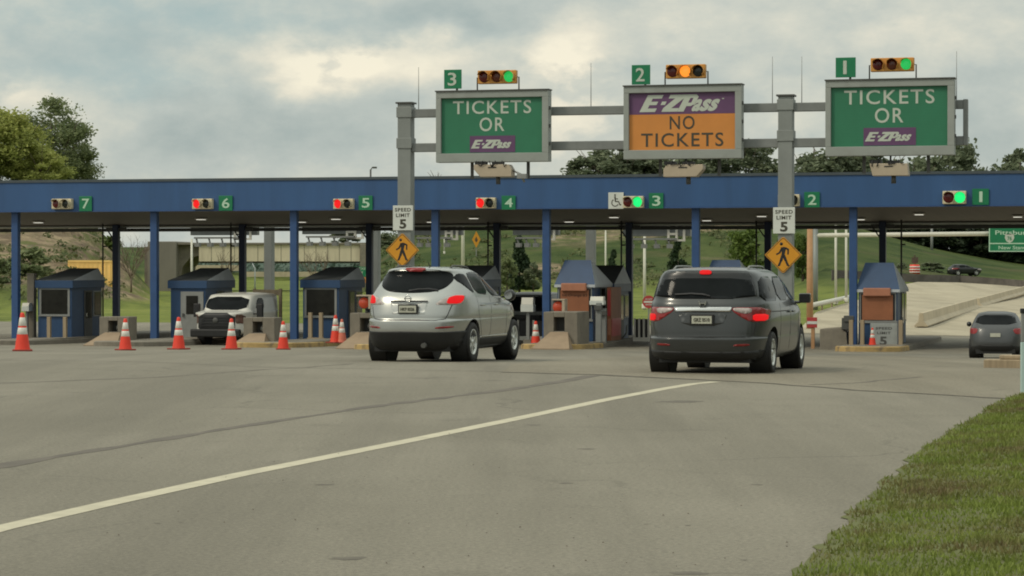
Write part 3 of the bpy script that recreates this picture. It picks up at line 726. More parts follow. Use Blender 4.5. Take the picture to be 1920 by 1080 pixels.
m.lathe([(0.001, yy), (k * .105, yy), (k * .105, yy + .005)], 14, axis='y', c=(-k * .12, 0, k * .70))
def bar(mb, a, b, w_, y=yy):
    a, b = Vector((a[0], 0, a[1])), Vector((b[0], 0, b[1])); d = (b - a).normalized(); n = Vector((-d.z, 0, d.x)) * w_ / 2
    q = [a + n, a - n, b - n, b + n]
    mb.add([(p.x, y, p.z) for p in q] + [(p.x, y + .005, p.z) for p in q], [(0, 1, 2, 3), (4, 5, 6, 7), (0, 1, 5, 4), (1, 2, 6, 5), (2, 3, 7, 6), (3, 0, 4, 7)])
bar(m, (-k * .12, k * .55), (-k * .06, -k * .12), k * .16); bar(m, (-k * .06, -k * .10), (k * .34, -k * .12), k * .13)
bar(m, (k * .34, -k * .10), (k * .52, -k * .55), k * .13); bar(m, (k * .48, -k * .55), (k * .66, -k * .48), k * .10); bar(m, (-k * .08, k * .22), (k * .26, k * .2), k * .10)
for j in range(16):
    a0, a1 = math.radians(120 + 215 * j / 16), math.radians(120 + 215 * (j + 1) / 16)
    bar(m, (-k * .10 + k * .42 * math.cos(a0), -k * .26 + k * .42 * math.sin(a0)), (-k * .10 + k * .42 * math.cos(a1), -k * .26 + k * .42 * math.sin(a1)), k * .11)
m.build('symbol', M_DARKLET, t)

# ------------------------------------------------------------------ sign gantry in front of the canopy
VG = -14.6
def gpos(px, py, v=VG):
    u = u_at(px, v); y = PZ(u, v).y
    return u, zat(py, y), F / y
GAN = thing('sign_gantry', 'grey steel overhead gantry on two posts carrying the lane signs', 'gantry', PZ(0, VG, 0))
PU = []
for px, py in ((761.5, 195), (1474, 181)):
    u, z, s = gpos(px, py); PU.append(u); h = .215
    p = MB().box(u - h, u + h, -.2, .2, zprof(VG) - .15, z).build('post', M_GALV, GAN, bevel=.02)
    MB().box(u - h - .05, u + h + .05, -.25, .25, z, z + .05).build('cap', M_GREYD, p)
    for zz in (zat(py + 16, PZ(u, VG).y), zat(py + 74, PZ(u, VG).y)): MB().box(u - h - .03, u + h + .03, -.23, .23, zz - .16, zz + .16).build('collar', M_GALV, p, bevel=.01)
    b = MB().box(u - .4, u + .4, -.4, .4, zprof(VG) - .1, zprof(VG) + .06).build('base', M_CONC, p)
ue, zt0, _ = gpos(1806, 190)
zt0 = gpos(785, 205)[1]; zt1 = gpos(785, 220.5)[1]; zb0 = gpos(785, 269)[1]; zb1 = gpos(785, 285)[1]
for (a, b_), (z1, z0) in (((PU[0] + .215, PU[1] - .215), (zt0, zt1)), ((PU[1] + .215, ue), (zt0, zt1)), ((PU[0] + .215, PU[1] - .215), (zb0, zb1)), ((PU[1] + .215, ue), (zb0, zb1))):
    MB().box(a, b_, -.13, .13, z0, z1).build('beam', M_GALVD, GAN, bevel=.015)
MB().box(ue, ue + .13, -.14, .14, zb1, zt0 + .02).build('end_post', M_GALVD, GAN, bevel=.015)
for px, pyt in ((785, 126), (1108, 118), (1448, 106), (1503, 106), (1793, 96)):
    u, z, _ = gpos(px, pyt)
    MB().tube([(u, 0, zt0), (u, 0, z)], [.013, .008], 6).build('lightning_rod', M_GREYM, GAN)

def ezpass(mb, cx, cz, w, h, y, th=.006):
    """slanted E-ZPass wordmark, 10 units wide and 3 high before the slant"""
    P = [[(0, 0), (1.95, 0), (1.95, .62), (.82, .62), (.82, 1.22), (1.7, 1.22), (1.7, 1.82), (.82, 1.82), (.82, 2.38), (1.95, 2.38), (1.95, 3), (0, 3)],
         [(2.2, 1.22), (2.75, 1.22), (2.75, 1.82), (2.2, 1.82)],
         [(2.6, 0), (4.62, 0), (4.62, 2.40), (2.7, 2.40), (2.7, 3.0), (5.42, 3.0), (5.42, 0), (5.42, 0), (4.70, 0)]]
    P = P[:2]
    Z = [(2.75, 0), (4.70, 0), (4.70, .62), (3.75, .62), (4.72, 2.36), (4.72, 3), (2.8, 3), (2.8, 2.36), (3.62, 2.36), (2.75, .66)]
    Pp = [(4.72, 0), (5.5, 0), (5.5, .95), (6.1, .95), (6.5, 1.35), (6.5, 2.6), (6.1, 3), (4.72, 3)]
    hole = [(5.5, 1.5), (5.85, 1.5), (5.85, 2.4), (5.5, 2.4)]
    sl = .36
    def X(p): return ((p[0] + p[1] * sl - .2) / 10.0 - .5) * w + cx, (p[1] / 3 - .5) * h + cz
    for q in P + [Z]:
        mb.prism([X(p) for p in q], y - th, y)
    # P as a ring of pieces so that its counter stays open
    for q in ([(4.72, 0), (5.5, 0), (5.5, 3), (4.72, 3)], [(5.5, .95), (6.05, .95), (6.45, 1.35), (6.45, 1.55), (5.5, 1.55)], [(5.5, 2.38), (6.45, 2.38), (6.45, 2.6), (6.05, 3), (5.5, 3)], [(5.9, 1.55), (6.45, 1.55), (6.45, 2.38), (5.9, 2.38)]):
        mb.prism([X(p) for p in q], y - th, y)
    for i, ch in enumerate('ass'):
        vs, fs = text(ch, offset=.04)
        x0 = 6.35 + i * 1.02
        mb.add([(*[c for c in (X((x0 + (a + .5) * 1.0, (b + .5) * 2.15))[0],)], y - th * (c_ + 1) / 2, X((0, (b + .5) * 2.15))[1]) for a, b, c_ in vs], fs)
text('a', offset=.04); text('s', offset=.04)

def overhead_sign(px0, px1, pyt, pyb, kind, label, num, lit, sig, plate, box):
    v = VG - .42
    y = PZ(u_at((px0 + px1) / 2, v), v).y
    u0, u1 = u_at(px0, v), u_at(px1, v); w = u1 - u0
    z1, z0 = zat(pyt, y), zat(pyb, y); h = z1 - z0; uc = (u0 + u1) / 2; zc = (z0 + z1) / 2
    t = thing('overhead_sign', label, 'road sign', PZ(uc, v, zc), group='lit overhead lane signs')
    W, H = w / 2, h / 2; b = .15
    fr = MB()
    fr.box(-W, W, -.16, .24, H - .20, H).box(-W, W, -.16, .24, -H, -H + .27).box(-W, -W + .16, -.16, .24, -H + .27, H - .20).box(W - .2, W, -.16, .24, -H + .27, H - .20).box(-W + .16, W - .2, .0, .24, -H + .27, H - .2)
    f = fr.build('cabinet', M_FRAME, t, bevel=.012)
    MB().box(-W - .02, W + .02, -.20, .26, H, H + .035).build('rain_cap', M_GREYD, t)
    hg = MB()
    for zz in (-.5, 0, .5): hg.box(W, W + .04, -.1, .0, zz * H - .05, zz * H + .05)
    hg.build('hinge', M_GREYD, t)
    x0, x1, q0, q1 = -W + .16, W - .2, -H + .27, H - .20
    cx = (x0 + x1) / 2; pw, ph = x1 - x0, q1 - q0
    if kind == 'tickets':
        MB().box(x0, x1, -.06, -.002, q0, q1).build('panel', M_GREEN, t)
        lt = MB()
        put_text(lt, 'TICKETS', cx, q1 - ph * .17, pw * .775, ph * .24, -.062, offset=.008, spacing=1.14)
        lt.build('lettering', M_LETTER, t); lt = MB()
        put_text(lt, 'OR', cx, q1 - ph * .48, pw * .245, ph * .25, -.062, offset=.008, spacing=1.15)
        lt.build('lettering', M_LETTER, t)
        pz = q0 + ph * .165; pp = MB().box(cx - pw * .22, cx + pw * .23, -.068, -.058, q0 + ph * .015, q0 + ph * .315).build('logo_panel', M_PURPLE, t)
        lg = MB(); ezpass(lg, cx, pz, pw * .40, ph * .155, -.069); lg.build('logo', M_LETTER, pp)
    else:
        MB().box(x0, x1, -.06, -.002, q0, q0 + ph * .625).build('panel', M_ORANGE, t)
        pp = MB().box(x0, x1, -.063, -.002, q0 + ph * .625, q1).build('logo_panel', M_PURPLE, t)
        lg = MB(); ezpass(lg, cx - .03, q0 + ph * .815, pw * .76, ph * .295, -.064)
        lg.box(cx + pw * .375, cx + pw * .395, -.07, -.064, q1 - ph * .125, q1 - ph * .11)
        lg.build('logo', M_LETTER, pp)
        lt = MB()
        put_text(lt, 'NO', cx, q0 + ph * .475, pw * .235, ph * .235, -.062, offset=.008, spacing=1.15)
        lt.build('lettering', M_DARKLET, t); lt = MB()
        put_text(lt, 'TICKETS', cx, q0 + ph * .175, pw * .775, ph * .24, -.062, offset=.008, spacing=1.14)
        lt.build('lettering', M_DARKLET, t)
    for fx in (-.5, .5): MB().box(fx * W - .05 + .15, fx * W + .05 + .15, .25, .27, -H - .5, H * .9).build('hanger', M_GREYD, t)
    # lane number above the cabinet
    a0, a1, b0, b1_ = plate
    nu0, nu1 = u_at(a0, v), u_at(a1, v); nz1, nz0 = zat(b0, y), zat(b1_, y); nw, nh = nu1 - nu0, nz1 - nz0
    n = thing('lane_number_sign', f'square green plate with a pale {num} standing on top of the {"orange" if kind != "tickets" else "green"} overhead sign', 'lane sign', PZ((nu0 + nu1) / 2, v, (nz0 + nz1) / 2), group='green lane number plates')
    MB().box(-nw / 2, nw / 2, -.02, .02, -nh / 2, nh / 2).build('panel', M_GREEN2, n, bevel=.006)
    lt = MB(); put_text(lt, num, -.02, 0, .27 if num != '1' else .10, nh * .68, -.024, offset=.012); lt.build('numeral', M_LETTER, n)
    MB().tube([(nw * .22, .03, z1 + .03 - (nz0 + nz1) / 2), (nw * .22, .03, 0)], .035, 8).build('post', M_GREYD, n)
    # three-lamp signal
    a0, a1, b0, b1_ = sig
    nu0, nu1 = u_at(a0, v), u_at(a1, v); nz1, nz0 = zat(b0, y), zat(b1_, y); nw, nh = nu1 - nu0, nz1 - nz0; zc2 = (nz0 + nz1) / 2
    state = {0: 'red', 1: 'amber', 2: 'green'}[lit]
    g = thing('traffic_signal', f'yellow three-lamp signal showing {state} above the overhead sign for lane {num}', 'signal light', PZ((nu0 + nu1) / 2, v, zc2), group='three-lamp signals above the signs')
    MB().box(-nw / 2, nw / 2, -.16, .06, -nh / 2, nh / 2).build('housing', M_SIGY, g, bevel=.02)
    r = nh * .42
    for k, (off, on) in enumerate(((M_LRED, M_LREDON), (M_LAMB, M_LAMBON), (M_LGRN, M_LGRNDIM))):
        c = (k - 1) * nw * .325
        MB().lathe([(0.001, -.20), (r * .5, -.195), (r * .97, -.17), (r * .97, -.15)], 20, axis='y', c=(c, 0, 0)).build('lens', on if k == lit else off, g)
        hd = MB()
        for j in range(14):
            q0_, q1_ = math.radians(-40 + 200 * j / 14), math.radians(-40 + 200 * (j + 1) / 14)
            hd.add([(c + r * 1.03 * math.cos(q), yy_, r * 1.03 * math.sin(q)) for q in (q0_, q1_) for yy_ in (-.16, -.36)], [(0, 1, 3, 2)])
        hd.build('hood', M_SIGY, g).modifiers.new('s', 'SOLIDIFY').thickness = .008
    bk = MB()
    for sx in (-1, 1): bk.tube([(sx * (nw / 2 + .05), .0, z1 + .03 - zc2), (sx * (nw / 2 + .05), 0, 0), (sx * (nw / 2 - .02), 0, 0)], .022, 6)
    bk.build('mount', M_GREYD, g)
    # toll camera box hanging below
    a0, a1, b0, b1_, flip = box
    nu0, nu1 = u_at(a0, v), u_at(a1, v); nz1, nz0 = zat(b0, y), zat(b1_, y); nw, nh = nu1 - nu0, nz1 - nz0; zc2 = (nz0 + nz1) / 2
    c = thing('camera_box', f'beige camera box with dangling cables under the overhead sign for lane {num}', 'camera', PZ((nu0 + nu1) / 2, v - .05, zc2), group='beige camera boxes under the signs')
    pr = [(-nw / 2, nh * .5), (-nw / 2, nh * .1), (-nw * .33, -nh * .5), (nw / 2, -nh * .5), (nw / 2, nh * .1), (nw * .42, nh * .5)]
    if flip == 1: pr = [(-x, z) for x, z in pr][::-1]
    if flip == 2: pr = [(-nw / 2, nh * .5), (-nw * .42, -nh * .5), (nw * .5, -nh * .5), (nw * .47, nh * .5)]
    MB().prism(pr, -.22, .22).build('housing', M_BEIGE, c, bevel=.015)
    cb = MB(); rr = random.Random(num)
    cb.box(-nw * .5, -nw * .2, -.12, .1, nh * .5, nh * .5 + .10).box(-nw * .05, nw * .25, -.1, .1, nh * .5, nh * .5 + .09)
    for k in range(5):
        x = -nw * .45 + k * nw * .17
        cb.tube([(x, -.14, nh * .8), (x + rr.uniform(-.1, .15), -.25, nh * (.35 + rr.uniform(-.1, .2))), (x + rr.uniform(.0, .25), -.24, nh * (.5 + rr.uniform(-.1, .3)))], .016, 6)
    cb.box(-nw * .12, nw * .10, -.235, -.225, nh * .22, nh * .30)
    cb.build('cable', M_BLACK, c)
    MB().tube([(nw * .1, 0, -nh * .5), (nw * .1, 0, -nh * .5 - .22)], .07, 8).tube([(0, .1, nh * .5), (0, .3, z0 - zc2 + .1)], .03, 6).build('mount', M_GREYD, c)
    if num == '3':
        MB().tube([(nw * .5, 0, 0), (nw * .72, -.05, -.12), (nw * .80, 0, -.35)], .035, 8).box(nw * .62, nw * .86, -.1, .1, -.24, -.1).build('bracket', M_GREYM, c)
overhead_sign(820, 1030.5, 171, 304, 'tickets', 'green TICKETS OR E-ZPass sign on the overhead gantry under plate 3', '3', 2, (898, 970, 132.5, 157.5), (833, 865.5, 129, 165), (893, 963, 309, 332, 0))
overhead_sign(1171, 1392, 161, 298, 'pass', 'purple and orange E-ZPass NO TICKETS sign on the overhead gantry', '2', 1, (1250, 1324, 121.5, 147.5), (1184.5, 1219, 120, 157), (1247, 1321, 309, 332, 1))
overhead_sign(1548.5, 1790, 150, 292, 'tickets', 'green TICKETS OR E-ZPass sign at the right gantry end under plate 1', '1', 2, (1633, 1714, 109, 134.5), (1566.5, 1604, 106, 143.5), (1632, 1705, 307, 330, 2))

# speed limit and pedestrian signs on the gantry posts
def speed_sign(px0, px1, py0, py1, label):
    v = VG - .24; u0, u1 = u_at(px0, v), u_at(px1, v); y = PZ(u0, v).y; z1, z0 = zat(py0, y), zat(py1, y); w, h = u1 - u0, z1 - z0
    t = thing('speed_limit_sign', label, 'road sign', PZ((u0 + u1) / 2, v, (z0 + z1) / 2), group='speed limit 5 signs on the gantry posts')
    MB().box(-w / 2, w / 2, -.015, .015, -h / 2, h / 2).build('panel', M_WHITE, t, bevel=.008)
    lt = MB(); put_text(lt, 'SPEED', 0, h * .33, w * .80, h * .145, -.017, offset=.02, spacing=1.15); put_text(lt, 'LIMIT', 0, h * .11, w * .68, h * .145, -.017, offset=.02, spacing=1.15)
    put_text(lt, '5', 0, -h * .24, w * .34, h * .38, -.017, offset=.035)
    b = .012
    lt.build('lettering', M_DARKLET, t)
    MB().box(-w * .3, w * .3, .016, .06, h * .2, h * .25).box(-w * .3, w * .3, .016, .06, -h * .25, -h * .2).build('bracket', M_GREYM, t)
speed_sign(737, 774.5, 385.5, 432, 'white SPEED LIMIT 5 sign on the gantry post above the silver crossover')
speed_sign(1449.5, 1490.5, 389, 438, 'white SPEED LIMIT 5 sign on the gantry post behind the minivan')
def walker_sign(px, py, r_px, label):
    v = VG - .26; u = u_at(px, v); y = PZ(u, v).y; z = zat(py, y); R = r_px / F * y / math.cos(A * .7)
    t = thing('pedestrian_sign', label, 'road sign', PZ(u, v, z), group='yellow pedestrian crossing signs')
    def dia(r): return chaikin([(r, 0), (0, r), (-r, 0), (0, -r)], 1) if 0 else [(r, 0), (r * .06 + 0, r * .94), (-r * .06, r * .94), (-r, 0), (-r * .06, -r * .94), (r * .06, -r * .94)]
    MB().prism([(a, b) for a, b in dia(R)], -.012, .012).build('panel', M_YELSIGN, t, bevel=.004)
    m = MB(); k = R; yy = -.014
    def b_(p, q, w_): bar(m, (p[0] * k, p[1] * k), (q[0] * k, q[1] * k), w_ * k, yy)
    m.lathe([(0.001, yy), (k * .085, yy), (k * .085, yy + .005)], 16, axis='y', c=(-.10 * k, 0, .59 * k))
    def poly(q): m.prism([(a * k, b * k) for a, b in q], yy, yy + .005)
    poly([(-.13, .40), (.06, .44), (.16, .36), (.10, .10), (.08, -.06), (-.10, -.06), (-.08, .14)])
    b_((-.06, .38), (-.20, .10), .10); b_((-.19, .12), (-.37, .02), .085)
    b_((.10, .38), (.29, .28), .10); b_((.27, .30), (.26, .02), .085)
    b_((-.04, -.04), (-.12, -.32), .15); b_((-.11, -.28), (-.23, -.58), .12); b_((-.22, -.575), (-.29, -.565), .06)
    b_((.04, -.04), (.14, -.30), .15); b_((.13, -.26), (.26, -.58), .12); b_((.25, -.575), (.33, -.565), .06)
    m.build('symbol', M_BLACK, t)
    e = MB()
    for (a, b), (c, d) in zip(dia(R * .93), dia(R * .93)[1:] + dia(R * .93)[:1]): bar(e, (a, b), (c, d), .016, -.0135)
    e.build('border', M_BLACK, t)
    MB().box(-.2, .2, .013, .06, .15, .20).box(-.2, .2, .013, .06, -.20, -.15).build('bracket', M_GREYM, t)
walker_sign(754.5, 469, 32, 'yellow diamond walking person sign above the silver crossover roof')
walker_sign(1468.5, 478, 34.5, 'yellow diamond walking person sign above the front of the minivan')

# ------------------------------------------------------------------ islands, booths, crash blocks
def kerb_island(u0, u1, v0, v1, label, yellow):
    t = thing('kerb_island', label, 'traffic island', PZ((u0 + u1) / 2, v0, zprof(v0)), group='raised concrete lane islands')
    w = (u1 - u0) / 2; mb = MB()
    kn = sorted(set([v0, v1] + [k for k in KNOTS if v0 < k < v1]))
    # plan outline with a rounded nose
    nose = [(w * math.cos(a), -w * .7 * math.sin(a)) for a in [math.pi * k / 10 for k in range(11)]]
    L = [(p[0], p[1] + w * .7) for p in nose][::-1]
    left = [(-w, v - v0) for v in kn if v > v0 + w * .7] ; right = [(w, v - v0) for v in kn if v > v0 + w * .7]
    out = L + right + left[::-1]
    def zz(y): return zprof(v0 + y) - zprof(v0)
    n = len(out)
    vs = [(x, y, zz(y) - .08) for x, y in out] + [(x * .985, y, zz(y) + .15) for x, y in out] + [(x * .94, y + (.04 if y < w * .7 else 0), zz(y) + .18) for x, y in out]
    fs = [(i, (i + 1) % n, n + (i + 1) % n, n + i) for i in range(n)] + [(n + i, n + (i + 1) % n, 2 * n + (i + 1) % n, 2 * n + i) for i in range(n)]
    mi = [0] * (2 * n)
    for f in fs: mb.add([vs[i] for i in f], [(0, 1, 2, 3)], 0 if min(vs[i][1] for i in f) < 3.0 else 1)
    # top in strips between matching left and right points
    mb.add([vs[2 * n + i] for i in range(n)], [list(range(n))], 1)
    o = mb.build('slab', [M_KERBY if yellow else M_CONC, M_CONC], t)
    return t
def crash_block(px, py, w, h, label, lamp=True, ramp=True, dep=.75):
    P = hit(px, py) if py > 0 else PZ(u_at(px, py), py, zprof(py))
    t = thing('crash_block', label, 'crash cushion', P, group='concrete crash blocks at the island noses')
    z0 = -.1
    m = MB()
    r0, r1, q0, q1 = w * .30, w * .62, h * .48, h * .86       # recess
    m.box(0, r0, 0, .5, z0, h).box(r1, w, 0, .5, z0, h).box(r0, r1, 0, .5, q1, h).box(r0, r1, 0, .5, z0, q0).box(0, w, .5, dep, z0, h)
    m.build('block', M_CONC, t, bevel=.02)
    MB().box(r0, r1, .485, .499, q0, q1).build('recess', M_GREYD, t)
    if lamp:
        MB().lathe([(0.001, -.13), (.08, -.10), (.12, -.02), (.12, .0)], 16, axis='y', c=((r0 + r1) / 2 + .05, .48, (q0 + q1) / 2 - .05)).build('lamp', M_CREAMW, t)
    if ramp:
        k = MB(); k.add([(-.2, -.95, z0), (w * .95, -.95, z0), (w * .95, -.002, z0), (-.2, -.002, z0), (-.2, -.95, .05), (w * .95, -.95, .05), (r1 + .12, -.002, q0 - .02), (r0 - .12, -.002, q0 - .02)],
                        [(0, 1, 2, 3), (0, 1, 5, 4), (4, 5, 6, 7), (1, 2, 6, 5), (0, 3, 7, 4), (3, 2, 6, 7)])
        k.build('ramp', M_SAND, t)
    return t
def booth(pxl, v, w, L, style, zeave, zridge, label, front='window', vr=None, group='blue toll booths', side='door'):
    u0 = u_at(pxl, v)
    t = thing('toll_booth', label, 'toll booth', PZ(u0, v, ZG + .17), group=group)
    zb = ZG + .17; e = zeave - zb; r = zridge - zb
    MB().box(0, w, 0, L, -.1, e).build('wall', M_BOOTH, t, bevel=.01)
    o = .09
    if style == 'dark':
        MB().box(-o, w + o, -o, L + o, e, e + .30).build('fascia', M_BOOTH, t, bevel=.01)
        zt = e + .30; vr = L - .06 if vr is None else vr; ins = .12; fm, sm = 0, 1
    else:
        zt = e; vr = .42 if vr is None else vr; ins = .18; fm, sm = 2, 1
        MB().box(-o, w + o, -o, L + o, e - .10, e).build('fascia', M_ROOFSIDE, t)
    zt += .002
    a = [(-o, -o, zt), (w + o, -o, zt), (w + o, L + o, zt), (-o, L + o, zt), (ins, vr, r), (w - ins, vr, r)]
    R = MB(); R.add(a, [(0, 1, 5, 4)], fm).add(a, [(1, 2, 5)], sm).add(a, [(3, 0, 4)], sm).add(a, [(2, 3, 4, 5)], 0).add(a, [(0, 1, 2, 3)], 0)
    R.build('roof', [M_ROOFDARK, M_ROOFSIDE, M_BOOTH], t)
    wl, wr = .12, w - .12
    if front == 'window':
        f = MB().box(wl - .05, wr + .05, -.03, -.001, .86, e - .005).build('window', M_GREYM, t)
        MB().box(wl + .04, wr - .04, -.042, -.031, .93, e - .06).build('pane', M_GLASSM, f)
        MB().box(wl - .07, wr + .07, -.075, -.0305, .84, .88).build('sill', M_GREYM, f)
    elif front == 'door':
        f = MB().box(w * .30, w * .95, -.04, -.001, .0, e - .12).build('door', M_GREYM, t)
        MB().box(w * .46, w * .80, -.052, -.041, .95, e - .28).build('pane', M_GLASSM, f)
        MB().box(w * .36, w * .40, -.10, -.041, .85, .98).build('handle', M_GREYD, f)
    elif front == 'shutter':
        f = MB().box(.04, w - .04, -.03, -.001, .83, e - .12).build('window', M_GREYM, t)
        MB().box(.08, w - .08, -.04, -.031, .88, e - .16).build('surround', M_BLACK, f)
        sh = MB().box(.13, w - .15, -.065, -.041, .88, e - .20).build('shutter', M_RUST, t)
        MB().box(.18, w - .22, -.20, -.042, e - .24, e + .05).build('shutter_roller', M_RUSTL, t, bevel=.03)
        MB().box(.0, w, -.05, -.0305, .77, .85).build('ledge', M_GREYM, t)
    # lane side (faces +x): door with glass, window and lower panel
    s = MB()
    d = MB().box(w + .001, w + .03, L * .40, L * .66, .02, e - .10).build('side_door', M_GREYD, t)
    MB().box(w + .0305, w + .042, L * .44, L * .62, .75, e - .16).build('pane', M_GLASSM, d)
    MB().box(w + .0305, w + .08, L * .43, L * .45, .8, .95).build('handle', M_CHROME, d)
    q = MB().box(w + .001, w + .03, L * .70, L * .97, .80, e - .12).build('side_window', M_GREYM, t)
    MB().box(w + .0305, w + .042, L * .73, L * .94, .86, e - .17).build('pane', M_GLASSM, q)
    return t
BL = 2.8
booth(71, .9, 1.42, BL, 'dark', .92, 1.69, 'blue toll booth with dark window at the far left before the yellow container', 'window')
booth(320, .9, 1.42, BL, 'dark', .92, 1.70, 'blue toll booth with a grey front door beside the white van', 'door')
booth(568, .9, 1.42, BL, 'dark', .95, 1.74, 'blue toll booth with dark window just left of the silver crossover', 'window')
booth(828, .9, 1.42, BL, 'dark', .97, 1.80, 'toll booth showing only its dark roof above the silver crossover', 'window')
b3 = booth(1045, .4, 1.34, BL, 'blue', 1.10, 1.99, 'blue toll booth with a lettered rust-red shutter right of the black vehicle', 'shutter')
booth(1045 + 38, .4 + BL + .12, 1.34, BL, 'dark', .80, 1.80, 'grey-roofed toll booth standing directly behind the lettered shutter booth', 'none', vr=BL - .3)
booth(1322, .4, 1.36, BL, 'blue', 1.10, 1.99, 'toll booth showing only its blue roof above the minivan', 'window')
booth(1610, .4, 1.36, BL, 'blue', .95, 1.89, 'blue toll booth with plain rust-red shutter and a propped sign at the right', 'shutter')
lt = MB(); put_text(lt, 'Int Orange #3', .67, 1.71, .92, .13, -.0655, offset=.005); lt.build('lettering', M_RUSTL if 0 else mat('rust_letter', (.05, .016, .008), .7), b3)

for i, (pxl, v0, yl, lab) in enumerate([(71, -4.8, 0, 'raised concrete island under the leftmost toll booth'), (320, -6.2, 0, 'raised concrete island under the booth with the grey door'), (568, -6.2, 1, 'raised concrete island under the booth left of the silver crossover'),
        (828, -9.0, 1, 'raised island with worn yellow kerb nose left of the silver crossover wheels'), (1045, -3.8, 1, 'raised island with worn yellow kerb nose under the lettered shutter booth'), (1322, -2.0, 0, 'raised concrete island hidden behind the minivan'), (1610, -3.2, 1, 'raised concrete island under the rightmost toll booth')]):
    u = u_at(pxl, .5); kerb_island(u - .45, u + 1.85, v0, 12.0, lab, yl)
crash_block(186, -4.5, 1.15, 1.05, 'concrete crash block with sloping ramp between the second and third cone from left')
crash_block(456, -4.5, 1.18, 1.05, 'concrete crash block with sloping ramp right of the white van')
crash_block(656, -7.0, 1.2, 1.22, 'concrete crash block with sloping ramp beside the crossover left tail lamp')
crash_block(1019, 654.5, 1.22, 1.30, 'tall concrete crash block with sloping ramp before the lettered shutter booth', lamp=False, dep=1.8)
P = hit(1537, 655); t = thing('concrete_barrier', 'short grey concrete block with a dark cap box left of the rightmost booth', 'barrier', P)
MB().prism([(0, -.1), (0, .72), (.75, .78), (.95, .6), (1.0, -.1)], 0, 1.4).build('block', M_CONC, t, bevel=.03)
MB().box(.78, 1.16, -.05, .3, .70, 1.12).box(.86, 1.22, -.1, .25, .98, 1.2).build('cap_box', M_GREYD, t, bevel=.02)
# flasher boxes
def flasher(px0, px1, py0, py1, v, label, on=False):
    u0, z1, s = fpos(px0, py0, v); u1, z0, _ = fpos(px1, py1, v); w, h = u1 - u0, z1 - z0
    t = thing('warning_flasher', label, 'warning light', PZ((u0 + u1) / 2, v, z0), group='red warning lamps at the crash blocks')
    MB().box(-w / 2, w * .28, 0, .25, 0, h * .92).build('back_box', M_GREYD, t)
    MB().box(-w / 2, w / 2, -.18, .25, h * .90, h).box(w * .28, w / 2, -.18, .25, 0, h * .895).build('housing', M_BEIGE, t, bevel=.008)
    MB().lathe([(0.001, -.10), (h * .2, -.09), (h * .38, -.03), (h * .40, .0)], 20, axis='y', c=(-w * .10, 0, h * .42)).build('lens', mat('flasher_lens', (.36, .05, .02), .25, emit=(1, .12, .05), estr=.10), t)
    MB().tube([(0, .1, 0), (0, .1, -.25)], .05, 8).build('post', M_GREYD, t)
flasher(1037, 1061, 560.5, 587, -1.6, 'red warning lamp in a beige box on the crash block before the lettered shutter booth')
flasher(671, 700, 553, 579, -7.0, 'red warning lamp in a beige box left of the crossover tail lamp')
# timber guards in front of the booths
def timber(pxs, py0, py1, v, label, rails=True):
    us = [fpos(p, py0, v)[0] for p in pxs]; z1, z0 = fpos(pxs[0], py0, v)[1], fpos(pxs[0], py1, v)[1]
    t = thing('timber_guard', label, 'guard rail', PZ(us[0], v, z0), group='timber guards before the booths')
    for u in us: MB().box(u - us[0] - .07, u - us[0] + .07, -.07, .07, -.15, z1 - z0).build('post', M_WOOD, t, bevel=.012)
    if rails: MB().box(-.12, us[-1] - us[0] + .12, -.06, .06, -.1, .16).build('bottom_rail', M_WOOD, t, bevel=.012)
timber([92, 122], 594, 640, .3, 'two bleached timber posts before the leftmost booth', False)
timber([582, 602], 586, 641, .3, 'two bleached timber posts before the booth left of the crossover')
timber([1596, 1617, 1689], 600, 664, .0, 'timber posts and sill before the rightmost booth')
# things round the booths
u0, z1, s = fpos(1632, 606, .2); u1, z0, _ = fpos(1683, 658, .2); w, h = u1 - u0, z1 - z0
t = thing('propped_sign', 'faded grey board with a dark 5 propped against the rightmost booth', 'road sign', PZ((u0 + u1) / 2, .2, z0), RZ)
MB().box(-w / 2, w / 2, -.02, .02, .05, h).build('panel', M_GREYM if 0 else mat('faded_board', (.30, .32, .31), .6, var=.15, stain=.3, stain_col=(.2, .2, .2)), t, bevel=.01)
lt = MB(); put_text(lt, '5', -.02, h * .36, w * .26, h * .32, -.023, offset=.035); put_text(lt, 'SPEED', 0, h * .82, w * .6, h * .09, -.023, offset=.02, spacing=1.15); put_text(lt, 'LIMIT', 0, h * .65, w * .5, h * .09, -.023, offset=.02, spacing=1.15)
lt.build('lettering', M_GREYD, t)
def ticket_box(px0, px1, py0, pym, pyb, pyg, v, label, mt=M_CREAMW):
    u0, z1, s = fpos(px0, py0, v); u1, z0, _ = fpos(px1, pyb, v); zm = fpos(px0, pym, v)[1]; zg = fpos(px0, pyg, v)[1]; w = u1 - u0
    t = thing('ticket_machine', label, 'ticket machine', PZ((u0 + u1) / 2, v, zg), group='ticket machines on posts')
    MB().box(-w / 2, w / 2, 0, .35, z0 - zg, zm - zg).build('cabinet', M_BEIGE if 0 else M_WHITE, t, bevel=.015)
    MB().add([(-w * .45, .0, zm - zg + .003), (w * .45, .0, zm - zg + .003), (w * .45, .35, zm - zg + .003), (-w * .45, .35, zm - zg + .003), (-w * .45, .08, z1 - zg), (w * .45, .08, z1 - zg), (w * .45, .33, z1 - zg), (-w * .45, .33, z1 - zg)],
             [(0, 1, 2, 3), (4, 5, 6, 7), (0, 1, 5, 4), (1, 2, 6, 5), (2, 3, 7, 6), (3, 0, 4, 7)]).build('hood', mt, t)
    MB().box(-w * .12, w * .12, .12, .22, -.1, z0 - zg).build('post', M_GREYM, t)
    MB().box(-w * .3, w * .3, .02, .32, -.1, .06).build('base', M_CONC, t)
ticket_box(976, 1000, 558, 571, 585, 640, 1.0, 'cream ticket machine on a post between the crossover and the lettered shutter booth')
